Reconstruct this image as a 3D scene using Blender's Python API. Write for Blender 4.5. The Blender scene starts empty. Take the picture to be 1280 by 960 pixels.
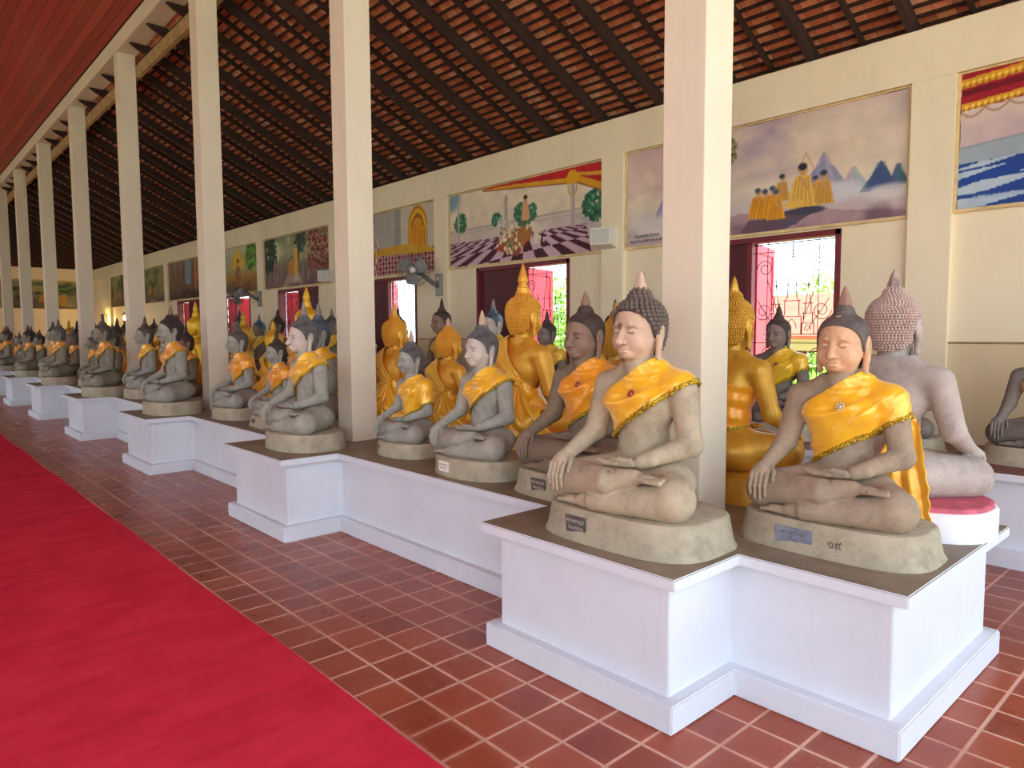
import bpy, bmesh, math, random
import numpy as np
from mathutils import Vector, Matrix
random.seed(7); rng = np.random.default_rng(11)
PI = math.pi
COL = bpy.context.scene.collection
SC = bpy.context.scene

# ------------------------------------------------------------------ materials
def lin(c):
    return tuple((v/12.92 if v <= .04045 else ((v+.055)/1.055)**2.4) for v in c)
def rgb(r, g, b): return lin((r/255, g/255, b/255))
_mats = {}
def newmat(name):
    m = bpy.data.materials.new(name); m.use_nodes = True
    nt = m.node_tree; nt.nodes.clear()
    out = nt.nodes.new('ShaderNodeOutputMaterial'); b = nt.nodes.new('ShaderNodeBsdfPrincipled')
    nt.links.new(b.outputs[0], out.inputs[0])
    return m, nt, b
class NT:
    """short node helper"""
    def __init__(s, nt): s.nt = nt
    def n(s, t, **kw):
        x = s.nt.nodes.new('ShaderNode'+t)
        for k, v in kw.items(): setattr(x, k, v)
        return x
    def l(s, a, b): s.nt.links.new(a, b)
    def coords(s, kind='Object'): return s.n('TexCoord').outputs[kind]
    def noise(s, co, scale, detail=4, rough=.6):
        x = s.n('TexNoise'); x.inputs['Scale'].default_value = scale; x.inputs['Detail'].default_value = detail
        x.inputs['Roughness'].default_value = rough; s.l(co, x.inputs['Vector']); return x.outputs['Fac']
    def ramp(s, fac, stops):
        x = s.n('ValToRGB'); e = x.color_ramp.elements
        while len(e) < len(stops): e.new(.5)
        for i, (p, c) in enumerate(stops): e[i].position = p; e[i].color = (*c, 1) if len(c) == 3 else c
        s.l(fac, x.inputs['Fac']); return x.outputs['Color']
    def mix(s, fac, a, b, mode='MIX'):
        x = s.n('Mix', data_type='RGBA', blend_type=mode)
        for i, v in ((0, fac), (6, a), (7, b)):
            if isinstance(v, (int, float)): x.inputs[i].default_value = v
            elif isinstance(v, tuple): x.inputs[i].default_value = (*v, 1) if len(v) == 3 else v
            else: s.l(v, x.inputs[i])
        return x.outputs[2]
    def math(s, op, a, b=None, c=None):
        x = s.n('Math', operation=op)
        for i, v in enumerate((a, b, c)):
            if v is None: continue
            if isinstance(v, (int, float)): x.inputs[i].default_value = v
            else: s.l(v, x.inputs[i])
        return x.outputs[0]
    def bump(s, h, strength, dist=.01):
        x = s.n('Bump'); x.inputs['Strength'].default_value = strength; x.inputs['Distance'].default_value = dist
        s.l(h, x.inputs['Height']); return x.outputs['Normal']
def bc(b): return b.inputs['Base Color']

def M_plain(name, c, rough=.6, metal=0., var=.12, scale=6., bump=0., bscale=40., coat=0.):
    if name in _mats: return _mats[name]
    m, nt, b = newmat(name); N = NT(nt)
    co = N.coords()
    f = N.noise(co, scale)
    N.l(N.ramp(f, [(.3, tuple(v*(1-var) for v in c)), (.7, tuple(min(1, v*(1+var)) for v in c))]), bc(b))
    b.inputs['Roughness'].default_value = rough; b.inputs['Metallic'].default_value = metal
    b.inputs['Coat Weight'].default_value = coat
    if bump: N.l(N.bump(N.noise(co, bscale, 5), bump), b.inputs['Normal'])
    _mats[name] = m; return m

def M_stone(name, c, face=None, zf=.815, stain=.5, spots=False):
    if name in _mats: return _mats[name]
    m, nt, b = newmat(name); N = NT(nt); co = N.coords()
    base = N.ramp(N.noise(co, 6, 8, .72), [(.3, tuple(v*.62 for v in c)), (.5, c), (.72, tuple(min(1, v*1.25) for v in c))])
    if face:
        fc = N.ramp(N.noise(co, 9, 5), [(.3, tuple(v*.88 for v in face)), (.7, tuple(min(1, v*1.1) for v in face))])
        sx = N.n('SeparateXYZ'); N.l(co, sx.inputs[0])
        mz = N.n('MapRange'); mz.inputs[1].default_value = zf-.015; mz.inputs[2].default_value = zf+.015
        N.l(sx.outputs[2], mz.inputs[0])
        mx = N.n('MapRange'); mx.inputs[1].default_value = .02; mx.inputs[2].default_value = -.01
        N.l(sx.outputs[0], mx.inputs[0])
        base = N.mix(N.math('MULTIPLY', mz.outputs[0], mx.outputs[0]), base, fc)
    st = N.ramp(N.noise(co, 3.6, 9, .75), [(.53, (0, 0, 0)), (.68, (1, 1, 1))])
    base = N.mix(N.math('MULTIPLY', st, stain), base, tuple(v*.42 for v in c))
    if spots:
        v = N.n('TexVoronoi'); v.inputs['Scale'].default_value = 7; N.l(co, v.inputs['Vector'])
        sp = N.ramp(v.outputs['Distance'], [(.10, (1, 1, 1)), (.16, (0, 0, 0))])
        lim = N.ramp(N.noise(co, 2.3, 2), [(.42, (0, 0, 0)), (.5, (1, 1, 1))])
        base = N.mix(N.math('MULTIPLY', N.math('MULTIPLY', sp, lim), .8), base, (.13, .07, .045))
    N.l(base, bc(b)); b.inputs['Roughness'].default_value = .82
    b.inputs['Specular IOR Level'].default_value = .3
    N.l(N.bump(N.noise(co, 55, 8, .75), .55, .008), b.inputs['Normal'])
    _mats[name] = m; return m

def M_hair(name, c, metal=0., rough=.75, tip=None):
    if name in _mats: return _mats[name]
    m, nt, b = newmat(name); N = NT(nt); co = N.coords()
    base = N.ramp(N.noise(co, 14, 5), [(.3, tuple(v*.6 for v in c)), (.7, tuple(min(1, v*1.35) for v in c))])
    if tip:
        g = N.n('NewGeometry')
        base = N.mix(N.ramp(g.outputs['Pointiness'], [(.52, (0, 0, 0)), (.78, (1, 1, 1))]), base, tip)
    N.l(base, bc(b)); b.inputs['Roughness'].default_value = rough; b.inputs['Metallic'].default_value = metal
    v = N.n('TexVoronoi'); v.inputs['Scale'].default_value = 75; N.l(co, v.inputs['Vector'])
    N.l(N.bump(N.math('SUBTRACT', .6, v.outputs['Distance']), .5, .006), b.inputs['Normal'])
    _mats[name] = m; return m

def M_gold(name, c, c2, rough=.42, metal=.3):
    if name in _mats: return _mats[name]
    m, nt, b = newmat(name); N = NT(nt); co = N.coords()
    N.l(N.ramp(N.noise(co, 6, 6), [(.3, c2), (.65, c)]), bc(b))
    b.inputs['Metallic'].default_value = metal
    N.l(N.math('ADD', N.math('MULTIPLY', N.noise(co, 11, 4), .25), rough-.12), b.inputs['Roughness'])
    N.l(N.bump(N.noise(co, 30, 5), .12, .006), b.inputs['Normal'])
    _mats[name] = m; return m

def M_satin(name, c, c2):
    if name in _mats: return _mats[name]
    m, nt, b = newmat(name); N = NT(nt); co = N.coords()
    N.l(N.ramp(N.noise(co, 4, 3), [(.3, c2), (.7, c)]), bc(b))
    b.inputs['Roughness'].default_value = .29; b.inputs['Metallic'].default_value = .12; b.inputs['Specular IOR Level'].default_value = .75
    b.inputs['Sheen Weight'].default_value = .3
    N.l(N.bump(N.noise(co, 13, 2), .35, .02), b.inputs['Normal'])
    _mats[name] = m; return m

def M_trim(name, c):
    if name in _mats: return _mats[name]
    m, nt, b = newmat(name); N = NT(nt); co = N.coords()
    v = N.n('TexVoronoi'); v.inputs['Scale'].default_value = 120; N.l(co, v.inputs['Vector'])
    N.l(N.ramp(v.outputs['Distance'], [(.1, tuple(min(1, x*1.5) for x in c)), (.5, tuple(x*.45 for x in c))]), bc(b))
    b.inputs['Roughness'].default_value = .3; b.inputs['Metallic'].default_value = .5
    N.l(N.bump(v.outputs['Distance'], .8, .006), b.inputs['Normal'])
    _mats[name] = m; return m

def M_emit(name, c, s):
    m = bpy.data.materials.new(name); m.use_nodes = True; nt = m.node_tree; nt.nodes.clear()
    o = nt.nodes.new('ShaderNodeOutputMaterial'); e = nt.nodes.new('ShaderNodeEmission')
    e.inputs[0].default_value = (*c, 1); e.inputs[1].default_value = s; nt.links.new(e.outputs[0], o.inputs[0]); return m

def M_tilefloor():
    m, nt, b = newmat('terracotta_tiles'); N = NT(nt)
    co = N.coords('Object')
    mp = N.n('Mapping'); N.l(co, mp.inputs[0]); P = .2155
    mp.inputs['Location'].default_value = (-1.710/P, -.759/P, 0); mp.inputs['Scale'].default_value = (1/P, 1/P, 1/P)
    v = mp.outputs[0]
    sx = N.n('SeparateXYZ'); N.l(v, sx.inputs[0])
    def edge(o):
        f = N.math('FRACT', o); d = N.math('ABSOLUTE', N.math('SUBTRACT', f, .5)); return N.math('SUBTRACT', .5, d)
    wob = N.math('MULTIPLY', N.math('SUBTRACT', N.noise(co, 9, 3), .5), .022)
    d = N.math('ADD', N.math('MINIMUM', edge(sx.outputs[0]), edge(sx.outputs[1])), wob)
    g = N.n('MapRange'); g.inputs[1].default_value = .024; g.inputs[2].default_value = .042; N.l(d, g.inputs[0])
    fl = N.n('VectorMath', operation='FLOOR'); N.l(v, fl.inputs[0])
    w = N.n('TexWhiteNoise', noise_dimensions='3D'); N.l(fl.outputs[0], w.inputs['Vector'])
    tile = N.ramp(w.outputs['Value'], [(0, rgb(130, 44, 20)), (.5, rgb(146, 55, 26)), (1, rgb(163, 68, 34))])
    tile = N.mix(N.math('MULTIPLY', N.ramp(N.noise(co, 3.2, 7, .7), [(.35, (0, 0, 0)), (.75, (1, 1, 1))]), .5), tile, rgb(184, 98, 66))
    # pale cement haze smeared from the joints
    hz = N.n('MapRange'); hz.inputs[1].default_value = .03; hz.inputs[2].default_value = .17; hz.inputs[3].default_value = 1; hz.inputs[4].default_value = 0; N.l(d, hz.inputs[0])
    hz2 = N.math('MULTIPLY', hz.outputs[0], N.ramp(N.noise(co, 2.1, 6, .7), [(.42, (0, 0, 0)), (.7, (1, 1, 1))]))
    tile = N.mix(N.math('MULTIPLY', hz2, .34), tile, rgb(205, 140, 112))
    gr = N.ramp(N.noise(co, 1.6, 4), [(.3, rgb(190, 124, 100)), (.6, rgb(228, 184, 158))])
    N.l(N.mix(g.outputs[0], gr, tile), bc(b))
    N.l(N.math('ADD', N.math('MULTIPLY', N.noise(co, 5, 5), .3), N.math('MULTIPLY_ADD', g.outputs[0], -.35, .5)), b.inputs['Roughness'])
    N.l(N.bump(g.outputs[0], .4, .004), b.inputs['Normal'])
    return m

def M_carpet():
    m, nt, b = newmat('red_carpet_pile'); N = NT(nt); co = N.coords()
    f = N.noise(co, 3, 5, .65); f2 = N.noise(co, 420, 3)
    mp = N.n('Mapping'); N.l(co, mp.inputs[0]); mp.inputs['Scale'].default_value = (.7, 5, 1)
    f3 = N.noise(mp.outputs[0], 1.6, 4)
    c = N.ramp(f, [(.3, rgb(204, 34, 56)), (.7, rgb(236, 58, 82))])
    c = N.mix(N.math('MULTIPLY', f2, .45), c, rgb(240, 76, 96))
    c = N.mix(N.math('MULTIPLY', N.ramp(f3, [(.5, (0, 0, 0)), (.75, (1, 1, 1))]), .26), c, rgb(136, 8, 26))
    N.l(c, bc(b)); b.inputs['Roughness'].default_value = .95; b.inputs['Specular IOR Level'].default_value = .02
    N.l(N.bump(f2, .6, .004), b.inputs['Normal']); return m

def M_roof():
    m, nt, b = newmat('clay_roof_tiles'); N = NT(nt); co = N.coords()
    # object space: x across courses (down the slope), y along the hall
    mp = N.n('Mapping'); N.l(co, mp.inputs[0])
    br = N.n('TexBrick'); N.l(mp.outputs[0], br.inputs['Vector']); mp.inputs['Rotation'].default_value = (0, 0, 0)
    sx = N.n('SeparateXYZ'); N.l(co, sx.inputs[0])
    cell = N.n('CombineXYZ'); N.l(N.math('FLOOR', N.math('MULTIPLY', sx.outputs[0], 1/.115)), cell.inputs[0])
    N.l(N.math('FLOOR', N.math('MULTIPLY', sx.outputs[1], 1/.16)), cell.inputs[1])
    w = N.n('TexWhiteNoise', noise_dimensions='3D'); N.l(cell.outputs[0], w.inputs['Vector'])
    c = N.ramp(w.outputs['Value'], [(0, rgb(190, 108, 72)), (.4, rgb(216, 132, 92)), (.75, rgb(232, 156, 114)), (1, rgb(238, 188, 154))])
    c = N.mix(N.math('MULTIPLY', N.ramp(N.noise(co, 6, 6, .7), [(.45, (0, 0, 0)), (.7, (1, 1, 1))]), .6), c, rgb(160, 90, 62))
    fy = N.math('FRACT', N.math('MULTIPLY', sx.outputs[1], 1/.16)); d = N.math('ABSOLUTE', N.math('SUBTRACT', fy, .5))
    c = N.mix(N.math('MULTIPLY', N.math('GREATER_THAN', d, .47), .55), c, (.08, .035, .02))
    nt.nodes.remove(br)
    N.l(c, bc(b)); b.inputs['Roughness'].default_value = .9
    N.l(N.bump(N.noise(co, 30, 5), .4, .01), b.inputs['Normal']); return m

def M_boards(name, c, pitch=.12, axis=0, gap=(.03, .005, .004), rough=.55):
    m, nt, b = newmat(name); N = NT(nt); co = N.coords(); sx = N.n('SeparateXYZ'); N.l(co, sx.inputs[0])
    t = N.math('MULTIPLY', sx.outputs[axis], 1/pitch)
    w = N.n('TexWhiteNoise', noise_dimensions='1D'); N.l(N.math('FLOOR', t), w.inputs['W'])
    cc = N.ramp(w.outputs['Value'], [(0, tuple(v*.8 for v in c)), (1, tuple(min(1, v*1.18) for v in c))])
    mp = N.n('Mapping'); N.l(co, mp.inputs[0]); s = [14, 14, 14]; s[1 if axis == 0 else 0] = 1.2
    mp.inputs['Scale'].default_value = s
    cc = N.mix(N.math('MULTIPLY', N.noise(mp.outputs[0], 1, 5), .4), cc, tuple(v*.55 for v in c))
    d = N.math('ABSOLUTE', N.math('SUBTRACT', N.math('FRACT', t), .5))
    N.l(N.mix(N.math('GREATER_THAN', d, .47), cc, gap), bc(b)); b.inputs['Roughness'].default_value = rough
    return m

def M_paint(name, c, dirt=.25, scale=1.3, drip=True, rough=.7):
    """old limewash: faint blotches, streaks of dirt, hairline dents"""
    if name in _mats: return _mats[name]
    m, nt, b = newmat(name); N = NT(nt); co = N.coords()
    base = N.ramp(N.noise(co, scale, 5), [(.3, tuple(v*.93 for v in c)), (.7, tuple(min(1, v*1.04) for v in c))])
    if drip:
        mp = N.n('Mapping'); N.l(co, mp.inputs[0]); mp.inputs['Scale'].default_value = (5, 5, .5)
        st = N.ramp(N.noise(mp.outputs[0], 1.5, 6, .7), [(.52, (0, 0, 0)), (.75, (1, 1, 1))])
        base = N.mix(N.math('MULTIPLY', st, dirt), base, tuple(v*.62 for v in c))
    sp = N.ramp(N.noise(co, 26, 2), [(.74, (0, 0, 0)), (.78, (1, 1, 1))])
    base = N.mix(N.math('MULTIPLY', sp, dirt*1.2), base, (.3, .22, .15))
    N.l(base, bc(b)); b.inputs['Roughness'].default_value = rough
    N.l(N.bump(N.noise(co, 22, 6, .65), .22, .01), b.inputs['Normal'])
    _mats[name] = m; return m

def M_slab():
    m, nt, b = newmat('worn_cement_top'); N = NT(nt); co = N.coords()
    c = N.ramp(N.noise(co, 2.2, 8, .72), [(.28, rgb(98, 86, 68)), (.5, rgb(134, 121, 100)), (.72, rgb(160, 149, 128))])
    c = N.mix(N.math('MULTIPLY', N.ramp(N.noise(co, 40, 2), [(.72, (0, 0, 0)), (.76, (1, 1, 1))]), .6), c, rgb(190, 180, 165))
    N.l(c, bc(b)); N.l(N.math('MULTIPLY_ADD', N.noise(co, 3, 5), .3, .35), b.inputs['Roughness'])
    N.l(N.bump(N.noise(co, 18, 6), .2, .01), b.inputs['Normal']); return m

# ------------------------------------------------------------------ mesh helpers
def me_np(name, V, F):
    V = np.asarray(V, np.float32); F = np.asarray(F, np.int32)
    me = bpy.data.meshes.new(name); n = len(F); k = F.shape[1]
    me.vertices.add(len(V)); me.vertices.foreach_set('co', V.ravel())
    me.loops.add(n*k); me.loops.foreach_set('vertex_index', F.ravel())
    me.polygons.add(n); me.polygons.foreach_set('loop_start', np.arange(0, n*k, k, dtype=np.int32))
    me.polygons.foreach_set('use_smooth', np.ones(n, bool))
    me.update(calc_edges=True); me.validate(); return me
def me_py(name, V, F, smooth=False):
    me = bpy.data.meshes.new(name); me.from_pydata([tuple(map(float, v)) for v in V], [], F)
    if smooth: me.polygons.foreach_set('use_smooth', [True]*len(me.polygons))
    me.update(); return me
def me_bm(name, bm, smooth=False):
    me = bpy.data.meshes.new(name); bm.to_mesh(me); bm.free()
    if smooth: me.polygons.foreach_set('use_smooth', [True]*len(me.polygons))
    me.update(); return me
def put(name, me, m=None, parent=None, loc=None, rot=None, scale=None):
    o = bpy.data.objects.new(name, me); COL.objects.link(o)
    if m is not None:
        ms = m if isinstance(m, (list, tuple)) else [m]
        while len(me.materials) < len(ms): me.materials.append(None)
        for i, x in enumerate(ms):
            o.material_slots[i].link = 'OBJECT'; o.material_slots[i].material = x
    if parent: o.parent = parent
    if loc: o.location = loc
    if rot: o.rotation_euler = rot
    if scale: o.scale = scale if isinstance(scale, (tuple, list)) else (scale,)*3
    return o
def thing(name, label, cat, loc=(0, 0, 0), rot=(0, 0, 0), group=None, scale=1.):
    o = bpy.data.objects.new(name, None); COL.objects.link(o); o.empty_display_size = .1
    o.location = loc; o.rotation_euler = rot; o.scale = (scale,)*3
    tag(o, label, cat, group); return o
def tag(o, label, cat, group=None, kind=None):
    o['label'] = label; o['category'] = cat
    if group: o['group'] = group
    if kind: o['kind'] = kind
    return o
def struct(o): o['kind'] = 'structure'; return o
class MB:
    """collects boxes, tubes, lathes into one mesh"""
    def __init__(s): s.V = []; s.F = []; s.mi = []
    def add(s, V, F, mi=0):
        b = len(s.V); s.V += [tuple(v) for v in V]; s.F += [tuple(b+i for i in f) for f in F]; s.mi += [mi]*len(F); return s
    def box(s, a, b, mi=0, bev=0.):
        x0, y0, z0 = a; x1, y1, z1 = b
        if bev:
            bm = bmesh.new(); bmesh.ops.create_cube(bm, size=1, matrix=Matrix.Translation(((x0+x1)/2, (y0+y1)/2, (z0+z1)/2)) @ Matrix.Diagonal((x1-x0, y1-y0, z1-z0, 1)))
            bmesh.ops.bevel(bm, geom=list(bm.edges), offset=bev, segments=2, profile=.6, affect='EDGES')
            bm.verts.index_update(); V = [tuple(v.co) for v in bm.verts]; F = [[v.index for v in f.verts] for f in bm.faces]; bm.free()
            return s.add(V, F, mi)
        V = [(x0,y0,z0),(x1,y0,z0),(x1,y1,z0),(x0,y1,z0),(x0,y0,z1),(x1,y0,z1),(x1,y1,z1),(x0,y1,z1)]
        return s.add(V, [(0,3,2,1),(4,5,6,7),(0,1,5,4),(1,2,6,5),(2,3,7,6),(3,0,4,7)], mi)
    def tube(s, pts, r, n=6, closed=False, mi=0):
        P = [Vector(p) for p in pts]; m = len(P); V = []; F = []
        R = r if isinstance(r, (list, tuple)) else [r]*m
        up = None
        for i in range(m):
            t = (P[(i+1) % m]-P[i-1]) if closed else (P[min(i+1, m-1)]-P[max(i-1, 0)])
            t.normalize()
            if up is None:
                up = Vector((0, 0, 1)) if abs(t.z) < .9 else Vector((1, 0, 0))
            a = up-t*up.dot(t)
            if a.length < 1e-4: a = Vector((1, 0, 0))-t*t.x
            a.normalize(); up = a; c = t.cross(a)
            for k in range(n):
                q = P[i]+(a*math.cos(2*PI*k/n)+c*math.sin(2*PI*k/n))*R[i]; V.append(tuple(q))
        for i in range(m if closed else m-1):
            j = (i+1) % m
            for k in range(n):
                l = (k+1) % n; F.append((i*n+k, i*n+l, j*n+l, j*n+k))
        if not closed: F += [tuple(range(n-1, -1, -1)), tuple((m-1)*n+k for k in range(n))]
        return s.add(V, F, mi)
    def lathe(s, prof, n=24, c=(0, 0, 0), sx=1., sy=1., mi=0):
        V = []; F = []
        for (r, z) in prof:
            for k in range(n): V.append((c[0]+sx*r*math.cos(2*PI*k/n), c[1]+sy*r*math.sin(2*PI*k/n), c[2]+z))
        for i in range(len(prof)-1):
            for k in range(n):
                l = (k+1) % n; F.append((i*n+k, i*n+l, (i+1)*n+l, (i+1)*n+k))
        F += [tuple(range(n-1, -1, -1)), tuple((len(prof)-1)*n+k for k in range(n))]
        return s.add(V, F, mi)
    def prism(s, poly, axis, a, b, mi=0):
        """extrude a 2D polygon along axis (0,1,2) from a to b"""
        n = len(poly); V = []
        for t in (a, b):
            for (p, q) in poly:
                V.append({0: (t, p, q), 1: (p, t, q), 2: (p, q, t)}[axis])
        F = [tuple(range(n-1, -1, -1)), tuple(range(n, 2*n))]
        for i in range(n): j = (i+1) % n; F.append((i, j, n+j, n+i))
        return s.add(V, F, mi)
    def me(s, name, smooth=False, fix=True):
        m = bpy.data.meshes.new(name); m.from_pydata(s.V, [], s.F); m.update()
        m.polygons.foreach_set('material_index', s.mi)
        if fix:
            bm = bmesh.new(); bm.from_mesh(m); bmesh.ops.recalc_face_normals(bm, faces=bm.faces); bm.to_mesh(m); bm.free()
        if smooth: m.polygons.foreach_set('use_smooth', [True]*len(m.polygons))
        m.update(); return m
def autosmooth(o, ang=40):
    me = o.data
    me.polygons.foreach_set('use_smooth', [True]*len(me.polygons))
    try: me.set_sharp_from_angle(angle=math.radians(ang))
    except Exception: pass
    return o
# ------------------------------------------------------------------ signed-distance sculpting
class Field:
    def __init__(s, lo, hi, h):
        s.lo = np.array(lo, float); s.h = h
        s.n = np.ceil((np.array(hi)-s.lo)/h).astype(int)+1
        s.F = np.full(s.n, 1., np.float32)
    def _sub(s, lo, hi):
        a = np.clip(np.floor((np.array(lo)-s.lo)/s.h).astype(int), 0, s.n-1); b = np.clip(np.ceil((np.array(hi)-s.lo)/s.h).astype(int)+1, 1, s.n)
        sl = tuple(slice(i, j) for i, j in zip(a, b))
        ax = [s.lo[i]+s.h*np.arange(a[i], b[i]) for i in range(3)]
        return sl, np.meshgrid(*ax, indexing='ij', sparse=True)
    def _join(s, sl, d, k, cut=False):
        A = s.F[sl]
        if cut:
            d = -d
            if k <= 0: s.F[sl] = np.maximum(A, d); return
            h = np.clip(.5-.5*(A-d)/k, 0, 1); s.F[sl] = A*(1-h)+d*h+k*h*(1-h); return
        if k <= 0: s.F[sl] = np.minimum(A, d); return
        h = np.clip(.5+.5*(A-d)/k, 0, 1); s.F[sl] = A*(1-h)+d*h-k*h*(1-h)
    def ell(s, c, r, k=.02, cut=False, rz=0., ry=0.):
        m = max(r)+k+3*s.h
        sl, (X, Y, Z) = s._sub([v-m for v in c], [v+m for v in c])
        X = X-c[0]; Y = Y-c[1]; Z = Z-c[2]
        if rz: X, Y = X*math.cos(rz)+Y*math.sin(rz), -X*math.sin(rz)+Y*math.cos(rz)
        if ry: X, Z = X*math.cos(ry)+Z*math.sin(ry), -X*math.sin(ry)+Z*math.cos(ry)
        k0 = np.sqrt((X/r[0])**2+(Y/r[1])**2+(Z/r[2])**2); k1 = np.sqrt((X/r[0]**2)**2+(Y/r[1]**2)**2+(Z/r[2]**2)**2)+1e-9
        s._join(sl, (k0*(k0-1)/k1).astype(np.float32), k, cut)
    def cap(s, a, b, ra, rb, k=.02, cut=False, fz=1.):
        m = max(ra, rb)*max(1, 1/fz)+k+3*s.h
        a = np.array(a, float); b = np.array(b, float)
        sl, (X, Y, Z) = s._sub(np.minimum(a, b)-m, np.maximum(a, b)+m)
        ab = b-a; L = max(ab@ab, 1e-9)
        t = np.clip(((X-a[0])*ab[0]+(Y-a[1])*ab[1]+(Z-a[2])*ab[2])/L, 0, 1)
        d = np.sqrt((X-a[0]-t*ab[0])**2+(Y-a[1]-t*ab[1])**2+((Z-a[2]-t*ab[2])/fz)**2)-(ra+t*(rb-ra))
        s._join(sl, d.astype(np.float32), k, cut)
    def path(s, pts, rs, k=.02, cut=False):
        for i in range(len(pts)-1): s.cap(pts[i], pts[i+1], rs[i], rs[i+1], k if i == 0 else max(k*.6, .004), cut)
    def nets(s):
        F = s.F; S = F < 0; n = s.n-1
        c = np.zeros(n, np.int8)
        for i in (0, 1):
            for j in (0, 1):
                for k in (0, 1): c += S[i:n[0]+i, j:n[1]+j, k:n[2]+k]
        act = (c > 0) & (c < 8); I = np.argwhere(act); ids = np.full(n, -1, np.int32); ids[act] = np.arange(len(I))
        co = {}
        for i in (0, 1):
            for j in (0, 1):
                for k in (0, 1): co[i, j, k] = F[I[:, 0]+i, I[:, 1]+j, I[:, 2]+k]
        acc = np.zeros((len(I), 3)); cnt = np.zeros(len(I))
        ks = list(co)
        for a in ks:
            for ax in range(3):
                if a[ax] == 0:
                    b = list(a); b[ax] = 1; b = tuple(b); va, vb = co[a], co[b]; x = (va < 0) != (vb < 0)
                    t = np.where(x, va/np.where(x, va-vb, 1), 0)
                    p = np.tile(np.array(a, float), (len(I), 1)); p[:, ax] += t
                    acc += p*x[:, None]; cnt += x
        V = s.lo+s.h*(I+acc/cnt[:, None])
        Fs = []
        for ax in range(3):
            u, v = (ax+1) % 3, (ax+2) % 3
            A = np.argwhere(np.diff(S, axis=ax))
            A = A[(A[:, u] >= 1) & (A[:, v] >= 1) & (A[:, u] < n[u]) & (A[:, v] < n[v])]
            def q(du, dv):
                B = A.copy(); B[:, u] -= du; B[:, v] -= dv; return ids[B[:, 0], B[:, 1], B[:, 2]]
            Q = np.stack([q(1, 1), q(0, 1), q(0, 0), q(1, 0)], -1)
            ins = S[A[:, 0], A[:, 1], A[:, 2]]
            Q = np.where(ins[:, None], Q, Q[:, ::-1])
            Fs.append(Q[(Q >= 0).all(1)])
        return V, np.concatenate(Fs)
    def sample(s, P):
        q = np.clip((P-s.lo)/s.h, 0, s.n-1.001); i = q.astype(int); t = q-i; r = 0
        for a in (0, 1):
            for b in (0, 1):
                for c in (0, 1):
                    w = (t[:, 0] if a else 1-t[:, 0])*(t[:, 1] if b else 1-t[:, 1])*(t[:, 2] if c else 1-t[:, 2])
                    r = r+w*s.F[i[:, 0]+a, i[:, 1]+b, i[:, 2]+c]
        return r
def join_np(parts):
    V = []; F = []; b = 0
    for v, f in parts: V.append(v); F.append(f+b); b += len(v)
    return np.concatenate(V), np.concatenate(F)

# The statue is 1.2 m from the foot of its stone seat to the flame tip.
# local axes: it faces -x, its right hand is on +y, z up.   P(forward, right, up)
def P(f, s, z): return (-f, s, z)
def torso(F, arm_only=None, k=.045):
    F.ell(P(-.035, 0, .42), (.10, .132, .16), .0)
    F.ell(P(-.02, 0, .60), (.112, .172, .145), k)
    F.cap(P(-.03, -.155, .692), P(-.03, .155, .692), .058, .058, k)
    for s in (-1, 1):
        F.ell(P(.045, s*.075, .63), (.05, .078, .054), .03)
        F.cap(P(-.03, s*.155, .715), P(-.006, s*.028, .795), .036, .05, .04)
def left_arm(F, k=.03, full=True):
    F.cap(P(-.03, -.208, .685), P(-.018, -.262, .44), .064, .052, k)
    if full: F.cap(P(-.018, -.262, .44), P(.125, -.13, .375), .052, .034, .015)
def right_arm(F, k=.03):
    F.cap(P(-.03, .208, .685), P(.0, .262, .46), .064, .051, k)
    F.cap(P(.0, .262, .46), P(.165, .275, .372), .051, .034, .015)
def legs(F):
    F.ell(P(-.045, 0, .25), (.185, .25, .118), .05)
    for s in (-1, 1): F.cap(P(-.03, s*.12, .25), P(.15, s*.295, .236), .115, .092, .04)
    F.ell(P(.09, 0, .205), (.165, .27, .062), .03)
    F.cap(P(.15, -.295, .222), P(.245, .06, .185), .086, .045, .012)           # left shin below
    F.cap(P(.15, .295, .246), P(.238, -.01, .283), .088, .06, .012)            # right shin on top
    F.cap(P(.238, -.01, .283), P(.215, -.12, .306), .056, .036, .012)
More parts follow.
